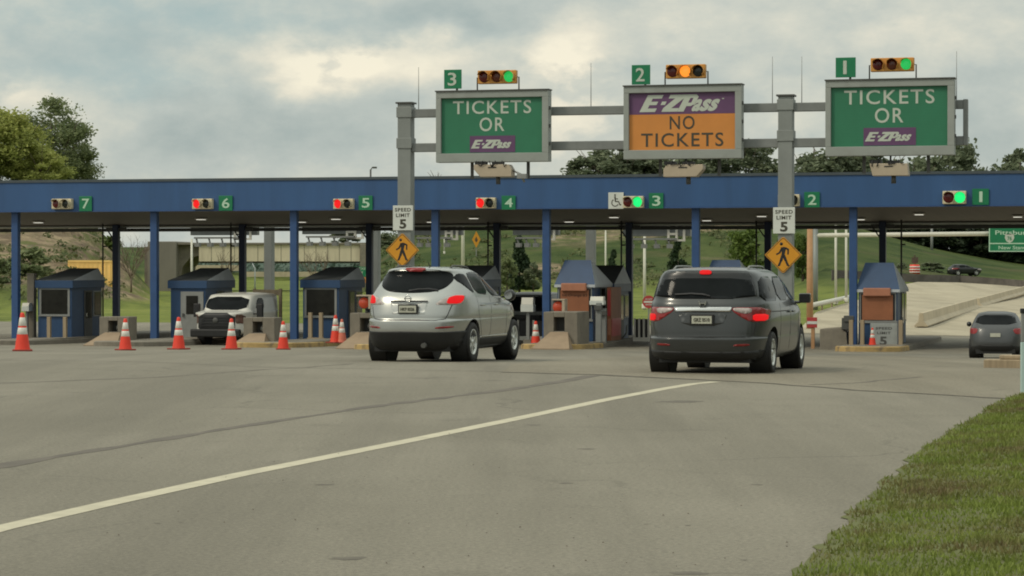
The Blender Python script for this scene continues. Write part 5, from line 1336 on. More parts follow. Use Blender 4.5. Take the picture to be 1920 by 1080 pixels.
# ------------------------------------------------------------------ trees
M_LEAFY = leafmat('leaves_sunny', (.205, .245, .055), (.48, .49, .15), .5, .4)  # sunlight on the left trees is put into this raised leaf colour
M_LEAFG = leafmat('leaves_green', (.13, .17, .08), (.29, .32, .15), .5, .4)
M_LEAFD = leafmat('leaves_dark', (.105, .135, .078), (.22, .245, .145), .35, .3)  # leaf colour lightened to include the haze of distance
M_LEAFV = leafmat('leaves_shade', (.014, .024, .012), (.038, .055, .022), .35, .15)  # shade of the slope trees is put into this deep leaf colour
M_LEAFB = leafmat('leaves_bright', (.065, .105, .022), (.17, .23, .05), .7, .35)
M_CONIF = leafmat('conifer_needles', (.016, .034, .015), (.045, .072, .030), .8, .12)
def crown_mesh(name, w, h, nclump, nleaf, leaf, seed, conic=False, droop=0.0, squash=.75):
    rr = random.Random(seed); vs, fs = [], []
    cl = []
    for k in range(nclump):
        if conic:
            z = rr.random() ** 1.3 * .98; R = (1 - z) ** .85 * w / 2
            a = rr.uniform(0, 2 * math.pi); q = R * rr.uniform(.35, 1.0); cl.append((q * math.cos(a), q * math.sin(a), z * h, max(.10 * w, R * .38)))
        else:
            while True:
                x, y, z = rr.uniform(-1, 1), rr.uniform(-1, 1), rr.uniform(-1, 1)
                if .18 < x * x + y * y + z * z < 1: break
            f = 1 + .38 * mnoise.noise((x * 1.7 + seed, y * 1.7, z * 1.7))
            cl.append((x * w * .40 * f, y * w * .40 * f, h * .5 + z * h * .42 * f, w * rr.uniform(.07, .165)))
    for k in range(nleaf):
        cx, cy, cz, cr = cl[k % nclump]
        while True:
            x, y, z = rr.gauss(0, .5), rr.gauss(0, .5), rr.gauss(0, .42)
            if x * x + y * y + z * z < 1.6: break
        p = Vector((cx + x * cr, cy + y * cr, max(.02, cz + z * cr * squash - droop * (x * x + y * y) * cr)))
        s = leaf * rr.uniform(.6, 1.3)
        e1 = Vector((rr.uniform(-1, 1), rr.uniform(-1, 1), rr.uniform(-.6, .6))).normalized(); e2 = e1.orthogonal().normalized()
        e2 = (Matrix.Rotation(rr.uniform(0, 6.28), 3, e1) @ e2)
        o = len(vs); vs += [p - e1 * s, p - e2 * s * .5, p + e1 * s, p + e2 * s * .5]; fs.append((o, o + 1, o + 2, o + 3))
    me = bpy.data.meshes.new(name); me.from_pydata([tuple(v) for v in vs], [], fs); return me
def trunk_mb(h, r, limbs, w, seed):
    rr = random.Random(seed); m = MB()
    m.tube([(0, 0, -.4), (r * .2, 0, h * .3), (0, r * .3, h * .7), (0, 0, h)], [r * 1.2, r, r * .8, r * .5], 8)
    for k in range(limbs):
        a = rr.uniform(0, 6.28); z0 = h * rr.uniform(.45, .9); L = w * rr.uniform(.25, .42)
        m.tube([(0, 0, z0), (L * .5 * math.cos(a), L * .5 * math.sin(a), z0 + L * .45), (L * math.cos(a), L * math.sin(a), z0 + L * 1.0)], [r * .45, r * .3, r * .12], 6)
    return m
CR = {}
def tree(name, label, P, h, w, key, material, nclump=60, nleaf=5000, leaf=.22, base=.25, group=None, conic=False, cat='tree', squash=.75, rz=None):
    t = thing(name, label, cat, P, rz if rz is not None else random.uniform(0, 6.28), group)
    ck = (key, material.name)
    if ck not in CR:
        me = crown_mesh('crown', 1.0, 1.0, nclump, nleaf, leaf, hash(key) % 1000 if isinstance(key, str) else key, conic, squash=squash); me.materials.append(material)
        CR[ck] = me
    c = bpy.data.objects.new('crown', CR[ck]); COL.objects.link(c); c.parent = t
    c.location = (0, 0, h * base); c.scale = (w, w, h * (1 - base))
    trunk_mb(h * (.5 if conic else .62), max(.06, h * .022), 0 if conic else 6, w, 1).build('trunk', M_BARK, t)
    return t
def tree_px(name, label, px, pyt, wpx, Y, key, material, pyb=None, **kw):
    x = (px - 960) / F * Y; zt = zat(pyt, Y); z0 = terrain(x, Y) if pyb is None else zat(pyb, Y)
    return tree(name, label, (x, Y, z0), zt - z0, wpx / F * Y, key, material, **kw)
# left trees behind the canopy
tree_px('leafy_tree', 'sunlit yellow-green tree at the left frame edge above the canopy', -2, 190, 200, 246, 11, M_LEAFY, nclump=80, nleaf=26000, leaf=.019, base=.02)
tree_px('leafy_tree', 'tall dark green tree behind the yellow-green one, with ragged right side', 98, 178, 205, 258, 12, M_LEAFG, nclump=58, nleaf=19000, leaf=.017, base=.05)
tree_px('leafy_tree', 'small yellow-green tree below the tall dark tree, touching the canopy roof', 78, 275, 130, 244, 13, M_LEAFY, nclump=40, nleaf=9000, leaf=.024, base=.02)
tree_px('leafy_tree', 'light green tree low between the yellow-green tree and the dark one at left', 52, 232, 120, 250, 13, M_LEAFY, nclump=40, nleaf=9000, leaf=.024, base=.0)
tree_px('leafy_tree', 'lower ragged right part of the trees above the canopy at left, a smaller dark tree', 146, 262, 105, 262, 12, M_LEAFG, nclump=58, nleaf=19000, leaf=.017, base=.0)
# crest trees over the canopy
for i, (px, pt, w) in enumerate([(1122, 300, 80), (1168, 289, 90), (1222, 290, 90), (1290, 288, 95), (1345, 300, 80), (1399, 291, 72)]):
    lab = ['leftmost tree on the ridge above the canopy, left of the orange sign', 'second ridge tree, half hidden by the left edge of the orange sign', 'ridge tree hidden behind the left half of the orange sign', 'ridge tree behind the camera box under the orange sign', 'pale low tree on the ridge below the right edge of the orange sign', 'ridge tree with open twigs between the orange sign and the right post'][i]
    tree_px('ridge_tree', lab, px, pt - 32, w * 1.75, 430 + (i % 3) * 4, 20 + i % 3, M_LEAFD, nclump=34, nleaf=6500, leaf=.034, base=.0, group='trees on the ridge behind the canopy')
for i, (px, pt, w) in enumerate([(1524, 282, 95), (1580, 291, 95), (1640, 288, 100), (1700, 290, 100), (1757, 294, 90), (1815, 282, 70), (1862, 300, 85), (1915, 284, 90), (1975, 290, 100), (1890, 310, 110)]):
    lab = ['ridge tree right of the right gantry post, highest of its clump', 'ridge tree under the left edge of the rightmost green sign', 'ridge tree behind the camera box of the rightmost sign', 'ridge tree below the middle of the rightmost green sign', 'ridge tree below the right edge of the rightmost green sign', 'pointed dark tree just right of the gantry end', 'rounded ridge tree between the pointed tree and the frame edge', 'tall ridge tree at the right frame edge', 'ridge tree mostly outside the right frame edge', 'low dark tree in front of the tall one at the right frame edge'][i]
    tree_px('ridge_tree', lab, px, pt - 28, w * 1.85, 436 + (i % 3) * 5, 20 + i % 3, M_LEAFD, nclump=34, nleaf=6500, leaf=.034, base=.0, group='trees on the ridge behind the canopy')
for i, (px, pt, w, pb) in enumerate([(1590, 418, 90, 452), (1650, 416, 100, 460), (1710, 412, 110, 470), (1775, 410, 120, 480), (1840, 412, 120, 492), (1905, 410, 120, 504), (1970, 410, 130, 512)]):
    lab = ['small shaded tree behind the two white poles', 'shaded tree behind the dark column over the rightmost booth roof', 'shaded tree above the striped barrel', 'shaded tree below the white pipe, between the barrel and parked car', 'shaded tree behind the left edge of the green ramp sign', 'shaded tree below the green ramp sign', 'shaded tree outside the right frame edge'][i]
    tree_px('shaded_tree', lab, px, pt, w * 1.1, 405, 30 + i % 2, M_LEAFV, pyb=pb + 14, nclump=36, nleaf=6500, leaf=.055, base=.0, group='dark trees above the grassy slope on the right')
# trees below the canopy
tree_px('conifer', 'dark conifer on the hill between the crossover mirror and the column of booth 3', 974, 446, 60, 262, 41, M_CONIF, pyb=546, nclump=60, nleaf=4200, leaf=.05, base=.03, conic=True)
tree_px('bush', 'light green bush at the left foot of the dark conifer', 951, 478, 44, 258, 42, M_LEAFG, pyb=546, nclump=26, nleaf=1800, leaf=.07, base=.03, cat='bush')
tree_px('bush', 'green bush at the right foot of the dark conifer', 1000, 492, 40, 260, 42, M_LEAFD, pyb=546, nclump=26, nleaf=1800, leaf=.07, base=.03, cat='bush')
tree_px('conifer', 'dark conifer on the hill behind the left roof corner of the minivan', 1271, 448, 50, 300, 43, M_CONIF, pyb=530, nclump=50, nleaf=3500, leaf=.055, base=.03, conic=True)
tree_px('conifer', 'small dark conifer on the hill left of the dark column beside booth 3', 1150, 468, 34, 300, 43, M_CONIF, pyb=530, nclump=50, nleaf=3500, leaf=.055, base=.03, conic=True)
tree_px('leafy_tree', 'bright green tree behind the minivan roof, left of the walker sign', 1400, 424, 78, 275, 44, M_LEAFB, pyb=535, nclump=44, nleaf=3600, leaf=.05, base=.12)
tree_px('leafy_tree', 'bright green tree right of the walker sign beside the ochre pole', 1505, 430, 50, 285, 45, M_LEAFB, pyb=535, nclump=36, nleaf=2800, leaf=.055, base=.12)
for i, (px, pt, w, pb, Y, mt, lab) in enumerate([(742, 500, 70, 545, 240, M_LEAFG, 'green bush behind the left rear corner of the crossover roof'), (800, 512, 70, 545, 250, M_LEAFB, 'pale green bush above the crossover roof, left of the white pole'), (905, 515, 60, 548, 250, M_LEAFB, 'pale bush above the dark booth roof beside the crossover'),
        (722, 436, 50, 470, 390, M_LEAFD, 'tree at the left end of the hill, right of the grey rear post'), (650, 432, 60, 470, 420, M_LEAFD, 'distant tree rising above the overpass end'), (780, 440, 60, 475, 380, M_LEAFD, 'dark tree on the hill between walker sign and blue column'),
        (58, 462, 110, 535, 190, M_LEAFG, 'broad dark green bush on the earth bank right of the leftmost column'), (-5, 480, 60, 540, 185, M_LEAFG, 'green bush on the earth bank at the left frame edge'), (205, 437, 50, 480, 225, M_LEAFB, 'sunny bush at the right end of the earth bank top'),
        (1690, 492, 36, 516, 300, M_LEAFD, 'low bush left of the striped barrel'), (1752, 490, 50, 517, 305, M_LEAFD, 'low bush right of the striped barrel')]):
    tree_px('bush', lab, px, pt, w, Y, 50 + i % 3, mt, pyb=pb, nclump=26, nleaf=2000, leaf=.07, base=.02, cat='bush')
tree_px('weed_clump', 'dry brown weed tips poking above the canopy roof right of the gantry post', 820, 333, 60, 120, 58, MATS.setdefault('weed', leafmat('weed', (.16, .10, .05), (.25, .19, .09), .8, .2)), pyb=352, nclump=20, nleaf=260, leaf=.03, base=.0, cat='weeds')
# far wood beyond the bridge
rr = random.Random(77); mb = MB()
vs, fs = [], []
for k in range(9000):
    px = rr.uniform(215, 760); Y = rr.uniform(520, 580)
    top = 494 + 5 * mnoise.noise((px * .02, 0, 0)) + 3 * mnoise.noise((px * .09, 1, 0)) - max(0, (px - 560)) * .12
    py = top + rr.random() ** .7 * (508 - top); p = at(px, py, Y); s = rr.uniform(.3, .75)
    e1 = Vector((rr.uniform(-1, 1), rr.uniform(-.5, .5), rr.uniform(-.7, .7))).normalized(); e2 = e1.orthogonal().normalized()
    o = len(vs); vs += [tuple(p - e1 * s), tuple(p - e2 * s * .6), tuple(p + e1 * s), tuple(p + e2 * s * .6)]; fs.append((o, o + 1, o + 2, o + 3))
me = bpy.data.meshes.new('far_wood'); me.from_pydata(vs, [], fs); me.materials.append(leafmat('far_leaves', (.075, .115, .095), (.12, .165, .13), .05, .1))
tag(link('far_wood', me), kind='stuff')
# rough undergrowth on the slopes
rr = random.Random(31); vs, fs = [], []
def growth(px, Y, R, H, n, lf):
    x = (px - 960) / F * Y; z0 = terrain(x, Y)
    for _ in range(n):
        a, q = rr.uniform(0, 6.28), R * math.sqrt(rr.random()); p = Vector((x + q * math.cos(a), Y + q * math.sin(a), z0 + rr.random() * H * (1 - .6 * q / R)))
        p.z = max(p.z, terrain(p.x, p.y)); s = lf * rr.uniform(.6, 1.4)
        e1 = Vector((rr.uniform(-1, 1), rr.uniform(-1, 1), rr.uniform(-.5, .9))).normalized(); e2 = e1.orthogonal().normalized()
        o = len(vs); vs.extend([tuple(p - e1 * s), tuple(p - e2 * s * .5), tuple(p + e1 * s), tuple(p + e2 * s * .5)]); fs.append((o, o + 1, o + 2, o + 3))
for k in range(430):
    px = rr.uniform(660, 1480); Y = rr.uniform(295, 425)
    if mnoise.noise((px * .011, Y * .03, 4)) < -.08: continue
    growth(px, Y, rr.uniform(.8, 2.6), rr.uniform(.5, 1.6), 46, .26)
for k in range(150):
    px = rr.uniform(-60, 212); Y = rr.uniform(176, 240)
    if mnoise.noise((px * .02, Y * .05, 8)) < -.05: continue
    growth(px, Y, rr.uniform(.5, 1.4), rr.uniform(.3, .9), 40, .15)
for k in range(120):
    px = rr.uniform(690, 960); growth(px, rr.uniform(255, 300), rr.uniform(.6, 1.5), rr.uniform(.4, 1.2), 36, .2)
me = bpy.data.meshes.new('undergrowth'); me.from_pydata(vs, [], fs); me.materials.append(leafmat('undergrowth_leaves', (.050, .075, .022), (.15, .155, .06), .09, .2))
tag(link('undergrowth', me), kind='stuff')
# unseen trees added at right and behind the camera to darken reflections and lighting
vs, fs = [], []
spots = [(52 + rr.uniform(-8, 10), y) for y in range(-20, 90, 6)] + [(x, -75 + rr.uniform(-8, 8)) for x in range(-90, 70, 7)]
for x, y in spots:
    H, R = rr.uniform(9, 15), rr.uniform(3, 4.5)
    for _ in range(1100):
        a, q, zz = rr.uniform(0, 6.28), R * math.sqrt(rr.random()), rr.random(); s = rr.uniform(.3, .6)
        q *= math.sqrt(max(.1, 1 - (zz - .35) ** 2 * 1.9)); p = Vector((x + q * math.cos(a), y + q * math.sin(a), H * zz))
        e1 = Vector((rr.uniform(-1, 1), rr.uniform(-1, 1), rr.uniform(-.7, .7))).normalized(); e2 = e1.orthogonal().normalized()
        o = len(vs); vs.extend([tuple(p - e1 * s), tuple(p - e2 * s * .6), tuple(p + e1 * s), tuple(p + e2 * s * .6)]); fs.append((o, o + 1, o + 2, o + 3))
me = bpy.data.meshes.new('unseen_shade_wood'); me.from_pydata(vs, [], fs); me.materials.append(M_LEAFG)
tag(link('unseen_shade_wood', me), kind='stuff')
# bare shrubs
def bare_tree(name, label, px, pyt, pyb, Y, spread, seed, n0=7, mt=M_TWIG, r0=None):
    rr = random.Random(seed); x = (px - 960) / F * Y; z0 = zat(pyb, Y); h = zat(pyt, Y) - z0
    t = thing(name, label, 'tree', (x, Y, z0), 0); tr, br = MB(), MB()
    r0 = r0 or h * .02
    def grow(p, d, L, r, dep):
        q = p + d * L * .5 + Vector((rr.uniform(-.06, .06), rr.uniform(-.06, .06), 0)) * L; e = p + d * L
        br.tube([p, q, e], [r, r * .8, r * .6], 5, caps=False)
        if dep == 0: return
        for k in range(rr.choice((2, 3, 3))):
            nd = (d + Vector((rr.uniform(-1, 1), rr.uniform(-1, 1), rr.uniform(-.35, .6))) * .62).normalized()
            grow(p + d * L * rr.uniform(.5, 1.0), nd, L * rr.uniform(.55, .8), r * .6, dep - 1)
    tr.tube([(0, 0, -.3), (0, 0, h * .25)], [r0 * 1.5, r0 * 1.1], 7); tr.build('trunk', mt, t)
    for k in range(n0):
        a = 2 * math.pi * k / n0 + rr.uniform(-.3, .3); d = Vector((math.cos(a) * spread, math.sin(a) * spread, 1)).normalized()
        grow(Vector((0, 0, h * rr.uniform(.12, .25))), d, h * .34, r0 * .7, 3)
    br.build('branch', mt, t); return t
bare_tree('bare_shrub', 'leafless brown shrub between the dark rear column and the second blue column', 246, 436, 540, 170, .55, 3, 10, r0=.05)
bare_tree('bare_tree', 'leafless small tree in front of the overpass right of the third blue column', 594, 456, 545, 230, .8, 8, 7, r0=.055)
bare_tree('bare_tree', 'leafless thin tree before the overpass beside the downpipe', 425, 462, 540, 230, .6, 12, 5, r0=.05)

# ------------------------------------------------------------------ background structures
YB = 300
def BX(px, Y=YB): return (px - 960) / F * Y
t = thing('overpass', 'pale concrete road overpass with a heavy grey pier behind the left booths', 'bridge', (BX(480), YB, zat(546, YB)), math.radians(-4))
c0x = BX(480); zb = zat(546, YB)
def B(px): return BX(px) - c0x
def Zb(py): return zat(py, YB) - zb
M_DECK = mat('deck_concrete', (.60, .53, .39), .85, var=.12, scale=.25, stretch=(2, 1, .3), stain=.3, stain_col=(.26, .22, .17))
MB().box(B(372), B(676), 0, 9, Zb(490), Zb(459)).build('girder', M_DECK, t)
MB().box(B(330), B(690), -.25, 9.2, Zb(458.5), Zb(455)).build('parapet', M_CONC, t)
MB().box(B(372), B(676), .3, 8.7, Zb(493.5), Zb(490.2)).build('bearing_beam', M_GREYD, t)
gm = MB()
for k in range(13): gm.box(B(395 + k * 22), B(395 + k * 22) + .06, -.02, -.001, Zb(490), Zb(459))
gm.build('panel_joint', M_CONC, t)
MB().box(B(276), B(331), -.6, 9.5, -.3, Zb(452.5)).build('pier', mat('pier_concrete', (.20, .185, .155), .9, var=.2, scale=.4, stretch=(1, 1, .3)), t, bevel=.1)
MB().prism([(B(331), Zb(546)), (B(338), Zb(500)), (B(352), Zb(484)), (B(372), Zb(478)), (B(395), Zb(480)), (B(412), Zb(490)), (B(372), Zb(489)) if 0 else (B(412), Zb(459)), (B(331), Zb(459))], .8, 9).build('arch', M_CONC, t)
MB().box(B(258), B(275.5), 3, 9, -.3, Zb(462)).build('wing_wall', M_CONC, t)
MB().box(B(677), B(694), -.3, 9, -.3, Zb(458)).build('abutment', M_CONC, t, bevel=.05)
def far_wall(name, px0, px1, py0, py1, Y, m, label):
    o = MB().box(BX(px0, Y), BX(px1, Y), 0, 1.0, zat(py1, Y), zat(py0, Y)).build('wall', m); o.name = name; o.location.y = Y
    return tag(o, label, 'wall')
far_wall('retaining_wall', 455, 612, 509.5, 519, 430, M_CONCL, 'pale band of retaining wall seen under the overpass')
far_wall('retaining_wall', 350, 447, 497, 508, 435, M_CONCL, 'white wall seen under the overpass arch left of the dark rear column')
t = thing('street_light', 'thin blue-grey lamp post with curved top under the overpass', 'street light', (BX(478, 280), 280, zat(546, 280)), 0)
z = zat(492, 280) - zat(546, 280); MB().tube([(0, 0, 0), (0, 0, z * .8), (-.35, 0, z)], [.10, .08, .06], 6).build('pole', M_ROOFSIDE, t); MB().box(-.6, -.25, -.1, .1, z - .05, z + .08).build('lamp', M_GREYD, t)
# yellow container
Y = 195; t = thing('yellow_container', 'bright yellow box container behind the leftmost booth roof', 'container', (BX(172, Y), Y, zat(540, Y)), math.radians(6))
w = BX(216, Y) - BX(128, Y); z1 = zat(488, Y) - zat(540, Y)
m = MB().box(-w / 2, w / 2, 0, 2.4, 0, z1)
m.build('box', M_YBOX, t)
rb = MB()
for k in range(11): rb.box(-w / 2 + .08 + k * (w - .2) / 10, -w / 2 + .14 + k * (w - .2) / 10, -.05, -.001, .1, z1 - .15)
rb.box(-w / 2, w / 2, -.06, -.001, z1 - .14, z1 - .001).box(-w / 2, w / 2, -.06, -.001, .0, .1); rb.build('rib', M_YBOX, t)
t = thing('container_shaded_side', 'dull ochre box standing in for the shaded side face of the bright yellow container', 'container', (BX(113, Y + 4), Y + 4, zat(538, Y)), 0)  # separate box, its duller ochre carries the shade on the container's side
MB().box(-.62, .62, 0, 2, 0, zat(490, Y + 4) - zat(538, Y)).build('box', M_OCHRE, t, bevel=.03); MB().box(-.5, .5, -.03, -.001, .2, 1.7).build('door', M_OCHRE, t)
# rear gantry behind the canopy
VR_ = 17.0
t = thing('rear_gantry', 'grey gantry on square posts behind the canopy carrying sign backs', 'gantry', PZ(0, VR_, ZG))
def rpos(px, py): 
    u = u_at(px, VR_); y = PZ(u, VR_).y; return u, zat(py, y)
for px in (505, 704, 1108):
    u, z = rpos(px, 300); MB().box(u - .19, u + .19, -.19, .19, -.1, 4.9 - ZG).build('post', M_GALV, t, bevel=.02)
uL, uR = rpos(340, 300)[0], rpos(1300, 300)[0]
MB().box(uL, uR, -.12, .12, 4.4 - ZG, 4.75 - ZG).build('beam', M_GALVD, t); MB().box(uL, uR, -.12, .12, 3.72 - ZG, 3.98 - ZG).build('beam', M_GALVD, t)
for i, (a, b_, yb, lab) in enumerate([(352, 477, 446, 'left of the first grey rear post'), (562, 688, 444, 'between the third blue column and the next dark column'), (772, 862, 446, 'right of the walker sign above the crossover'), (958, 1044, 446, 'above the dark conifer'), (1165, 1292, 448, 'above the do-not-enter sign')]):
    u0, z0 = rpos(a, yb - 5); u1 = rpos(b_, yb)[0]; w = u1 - u0
    s = thing('rear_sign', f'grey back of a lane sign {lab}', 'road sign', PZ((u0 + u1) / 2, VR_ + .3, z0), group='grey sign backs under the rear canopy edge')
    MB().box(-w / 2, w / 2, 0, .35, 0, 1.7).build('cabinet', M_GALVD, s, bevel=.02)
    f = MB()
    for x in (.18, .30, .41): f.box(w * x - .05, w * x + .05, -.08, .0 - .001, -.22, .5)
    f.box(w * .18, w * .43, -.09, -.081, -.22, -.14).box(w * .2, w * .3, -.085, -.0815, .05, .14)
    f.build('bracket', M_CREAMW, s)
    h = MB(); rr = random.Random(i)
    h.box(-w * .42, w * .3, -.2, .2, -.16, -.08)
    for k in range(4): x = -w * .4 + k * w * .19; h.tube([(x, -.1, -.1), (x + .1, -.15, -.38)], .04, 6).box(x, x + .22, -.3, -.02, -.52, -.34)
    h.build('lamp_rail', M_GREYM, s)
# poles
def pole(name, label, px, pyt, pyb, Y, r, m, arm=None):
    x = BX(px, Y); z0, z1 = zat(pyb, Y), zat(pyt, Y); t = thing(name, label, 'pole', (x, Y, z0), 0)
    MB().tube([(0, 0, -.2), (0, 0, z1 - z0)], [r, r * .8], 10).build('shaft', m, t)
    MB().lathe([(r * 1.7, -.1), (r * 1.7, .15), (r, .2)], 10).build('base', m, t)
    if arm: MB().tube([(0, 0, z1 - z0), (arm, 0, z1 - z0 + .15)], r * .5, 6).box(arm - .25, arm + .35, -.15, .15, z1 - z0 + .08, z1 - z0 + .24).build('lamp', m, t)
    return t
pole('light_pole', 'thick white pole above the dark booth roof beside the crossover', 868, 330, 545, 210, .16, M_GANTRYW)
pole('light_pole', 'thin white pole rising behind the notched grey booth roof', 1135.5, 432, 545, 220, .09, M_GANTRYW)
pole('light_pole', 'cream pole above the round red sign', 1208.5, 441, 575, 150, .10, M_GANTRYW)
pole('light_pole', 'cream pole left of the overpass arch over the grey-door booth', 359.5, 448, 560, 190, .10, M_GANTRYW)
pole('light_pole', 'left of the two cream poles beyond the blue column by the rightmost booth', 1567, 400, 567, 180, .10, M_GANTRYW)
pole('light_pole', 'right of the two cream poles beyond the blue column by the rightmost booth', 1586.5, 400, 563, 185, .10, M_GANTRYW)
pole('light_pole', 'grey pole on the slope below the white pipe near the ramp sign', 1747, 420, 474, 380, .22, M_GREYM)
pole('light_pole', 'short white marker pole on the hill right of the walker sign over the crossover', 833, 447, 474, 330, .08, M_GANTRYW)
pole('light_pole', 'short white pole at the top of the hill left of the rear gantry post', 1071, 425, 441, 360, .10, M_GANTRYW)
pole('ochre_pole', 'thick ochre timber pole right of the walker sign by the minivan', 1518.5, 427, 635, 118, .17, M_OCHRE)
t = pole('street_light', 'dark street lamp rising above the canopy left of the gantry post', 695, 318, 545, 200, .09, M_GREYD)
t['category'] = 'street light'
z = zat(314, 200) - zat(545, 200); MB().tube([(0, 0, z - .2), (.12, 0, z), (.4, 0, z)], .05, 6).box(.15, .5, -.1, .1, z - .08, z + .06).build('lamp_head', M_GREYD, t)
P = at(893, 449, 330); t = thing('warning_sign', 'tiny orange diamond sign on the hill right of the thick white pole', 'road sign', P, 0)
MB().prism([(.55, 0), (0, 1.1), (-.55, 0), (0, -1.1)], -.03, .03).build('panel', M_YELSIGN, t); MB().prism([(.2, -.1), (0, .4), (-.2, -.1), (0, -.4)], -.04, -.031).build('symbol', M_DARKLET, t); MB().box(-.06, .06, .031, .1, -2.2, .8).build('post', M_GREYM, t)
# do-not-enter sign
Y = 128; P = at(1216.5, 566, Y); R = 12 / F * Y; t = thing('no_entry_sign', 'round red sign with a white bar left of the minivan tail lamp', 'road sign', P, 0)
MB().lathe([(0.001, -.02), (R, -.02), (R, .0), (0.001, .0)], 32, axis='y', smooth=False).build('panel', M_REDS, t)
m = MB().box(-R * .78, R * .78, -.026, -.0205, -R * .14, R * .14); m.build('bar', M_WHITE, t)
lt = MB(); put_text(lt, 'DO NOT', 0, R * .42, R * 1.1, R * .24, -.024, offset=.02); put_text(lt, 'ENTER', 0, -R * .42, R * 1.0, R * .24, -.024, offset=.02); lt.build('lettering', M_WHITE, t)
MB().box(-.04, .04, .001, .06, -2.2, .2).build('post', M_GREYM, t)
# exit sign
Y = 190; x0, x1 = BX(663, Y), BX(700, Y); t = thing('exit_sign', 'green EXIT 67 sign with an arrow over an orange panel left of the crossover', 'road sign', ((x0 + x1) / 2, Y, zat(519, Y)), 0); w = x1 - x0; h = zat(500, Y) - zat(519, Y)
MB().box(-w / 2, w / 2, -.03, .03, 0, h).build('panel', M_GREEN2, t)
lt = MB(); put_text(lt, 'EXIT', 0, h * .80, w * .5, h * .24, -.032, offset=.01); put_text(lt, '67', -w * .16, h * .32, w * .28, h * .42, -.032, offset=.02)
bar(lt, (w * .12, h * .12), (w * .30, h * .44), .10, -.036); bar(lt, (w * .14, h * .5), (w * .33, h * .5), .08, -.036); bar(lt, (w * .32, h * .5), (w * .32, h * .2), .08, -.036)
lt.build('lettering', M_LETTER, t)
hh = zat(519.5, Y) - zat(530, Y); MB().box(-w * .32, w * .40, -.03, .03, -hh - .03, -.03).build('lower_panel', M_ORANGE, t)
for sx in (-.3, .3): MB().box(w * sx - .05, w * sx + .05, .031, .12, zat(548, Y) - zat(519, Y), h * .9).build('post', M_GREYM, t)
# ramp sign on its arm
Y = 170; u = BX(1529, Y); z0 = terrain(u, Y); zA = zat(439, Y)
t = thing('cantilever_support', 'white tubular sign support with a long arm over the ramp', 'sign support', (u, Y, z0), 0)
MB().tube([(0, 0, -.2), (0, 0, zat(428, Y) - z0)], .17, 12).build('post', M_GALV, t)
MB().tube([(-.1, 0, zat(441.5, Y) - z0), (BX(1925, Y) - u + 3, 0, zat(436.5, Y) - z0)], .15, 12).build('arm', M_GANTRYW, t)
MB().tube([(-.1, 0, zat(429, Y) - z0), (BX(1925, Y) - u + 3, 0, zat(424, Y) - z0)], .08, 8).build('upper_arm', M_GREYM, t)
x0, x1 = BX(1854, Y - .4), BX(1958, Y - .4); w = x1 - x0; zz0, zz1 = zat(472, Y), zat(424, Y); h = zz1 - zz0
s = thing('ramp_sign', 'green ramp sign reading Pittsburgh at the right frame edge', 'road sign', ((x0 + x1) / 2, Y - .4, zz0), 0)
MB().box(-w / 2, w / 2, -.04, .04, 0, h).build('panel', M_GREEN2, s)
e = MB().box(-w / 2, w / 2, -.05, -.041, h - .06, h).box(-w / 2, w / 2, -.05, -.041, 0, .06).box(-w / 2, -w / 2 + .06, -.05, -.041, .06, h - .06).box(w / 2 - .06, w / 2, -.05, -.041, .06, h - .06).box(-w / 2 + .06, w / 2 - .06, -.05, -.041, h * .30, h * .34); e.build('border', M_LETTERG, s)
lt = MB(); put_text(lt, 'Pittsburgh', -.1, h * .72, w * .72, h * .22, -.046, offset=.01); put_text(lt, 'New Stanton', -.1, h * .16, w * .60, h * .14, -.046, offset=.01); lt.build('lettering', M_LETTERG, s)
m = MB(); m.prism([(-.28, .32), (-.18, .26), (0, .31), (.18, .26), (.28, .32), (.32, .0), (.2, -.22), (0, -.34), (-.2, -.22), (-.32, 0)], -.05, -.041)
sh = m.build('shield', M_LETTER, s); sh.location = (-w * .13, 0, h * .53); l2 = MB(); put_text(l2, '76', 0, -.02, .3, .28, -.055, offset=.02); l2.build('shield_number', M_GREEN2, sh)
# barrel
Y = 292; x = BX(1715, Y); z0 = zat(513.5, Y); t = thing('traffic_barrel', 'orange and white striped barrel at the foot of the grassy slope', 'traffic barrel', (x, Y, z0), 0)
h = zat(496, Y) - z0
MB().lathe([(.001, 0), (.62, 0), (.58, h * .95), (.5, h), (.001, h)], 20).build('drum', M_CONE, t)
for k in range(3):
    a, b_ = h * (.12 + .28 * k), h * (.26 + .28 * k); MB().lathe([(.60, a), (.63, a + .02), (.62, b_ - .02), (.58, b_)], 20).build('stripe', M_CONEW, t)
MB().box(-.08, .08, -.08, .08, h, h + 1.1).box(-.35, .4, -.06, .06, h + .15, h + .85).build('marker', M_BARK, t)

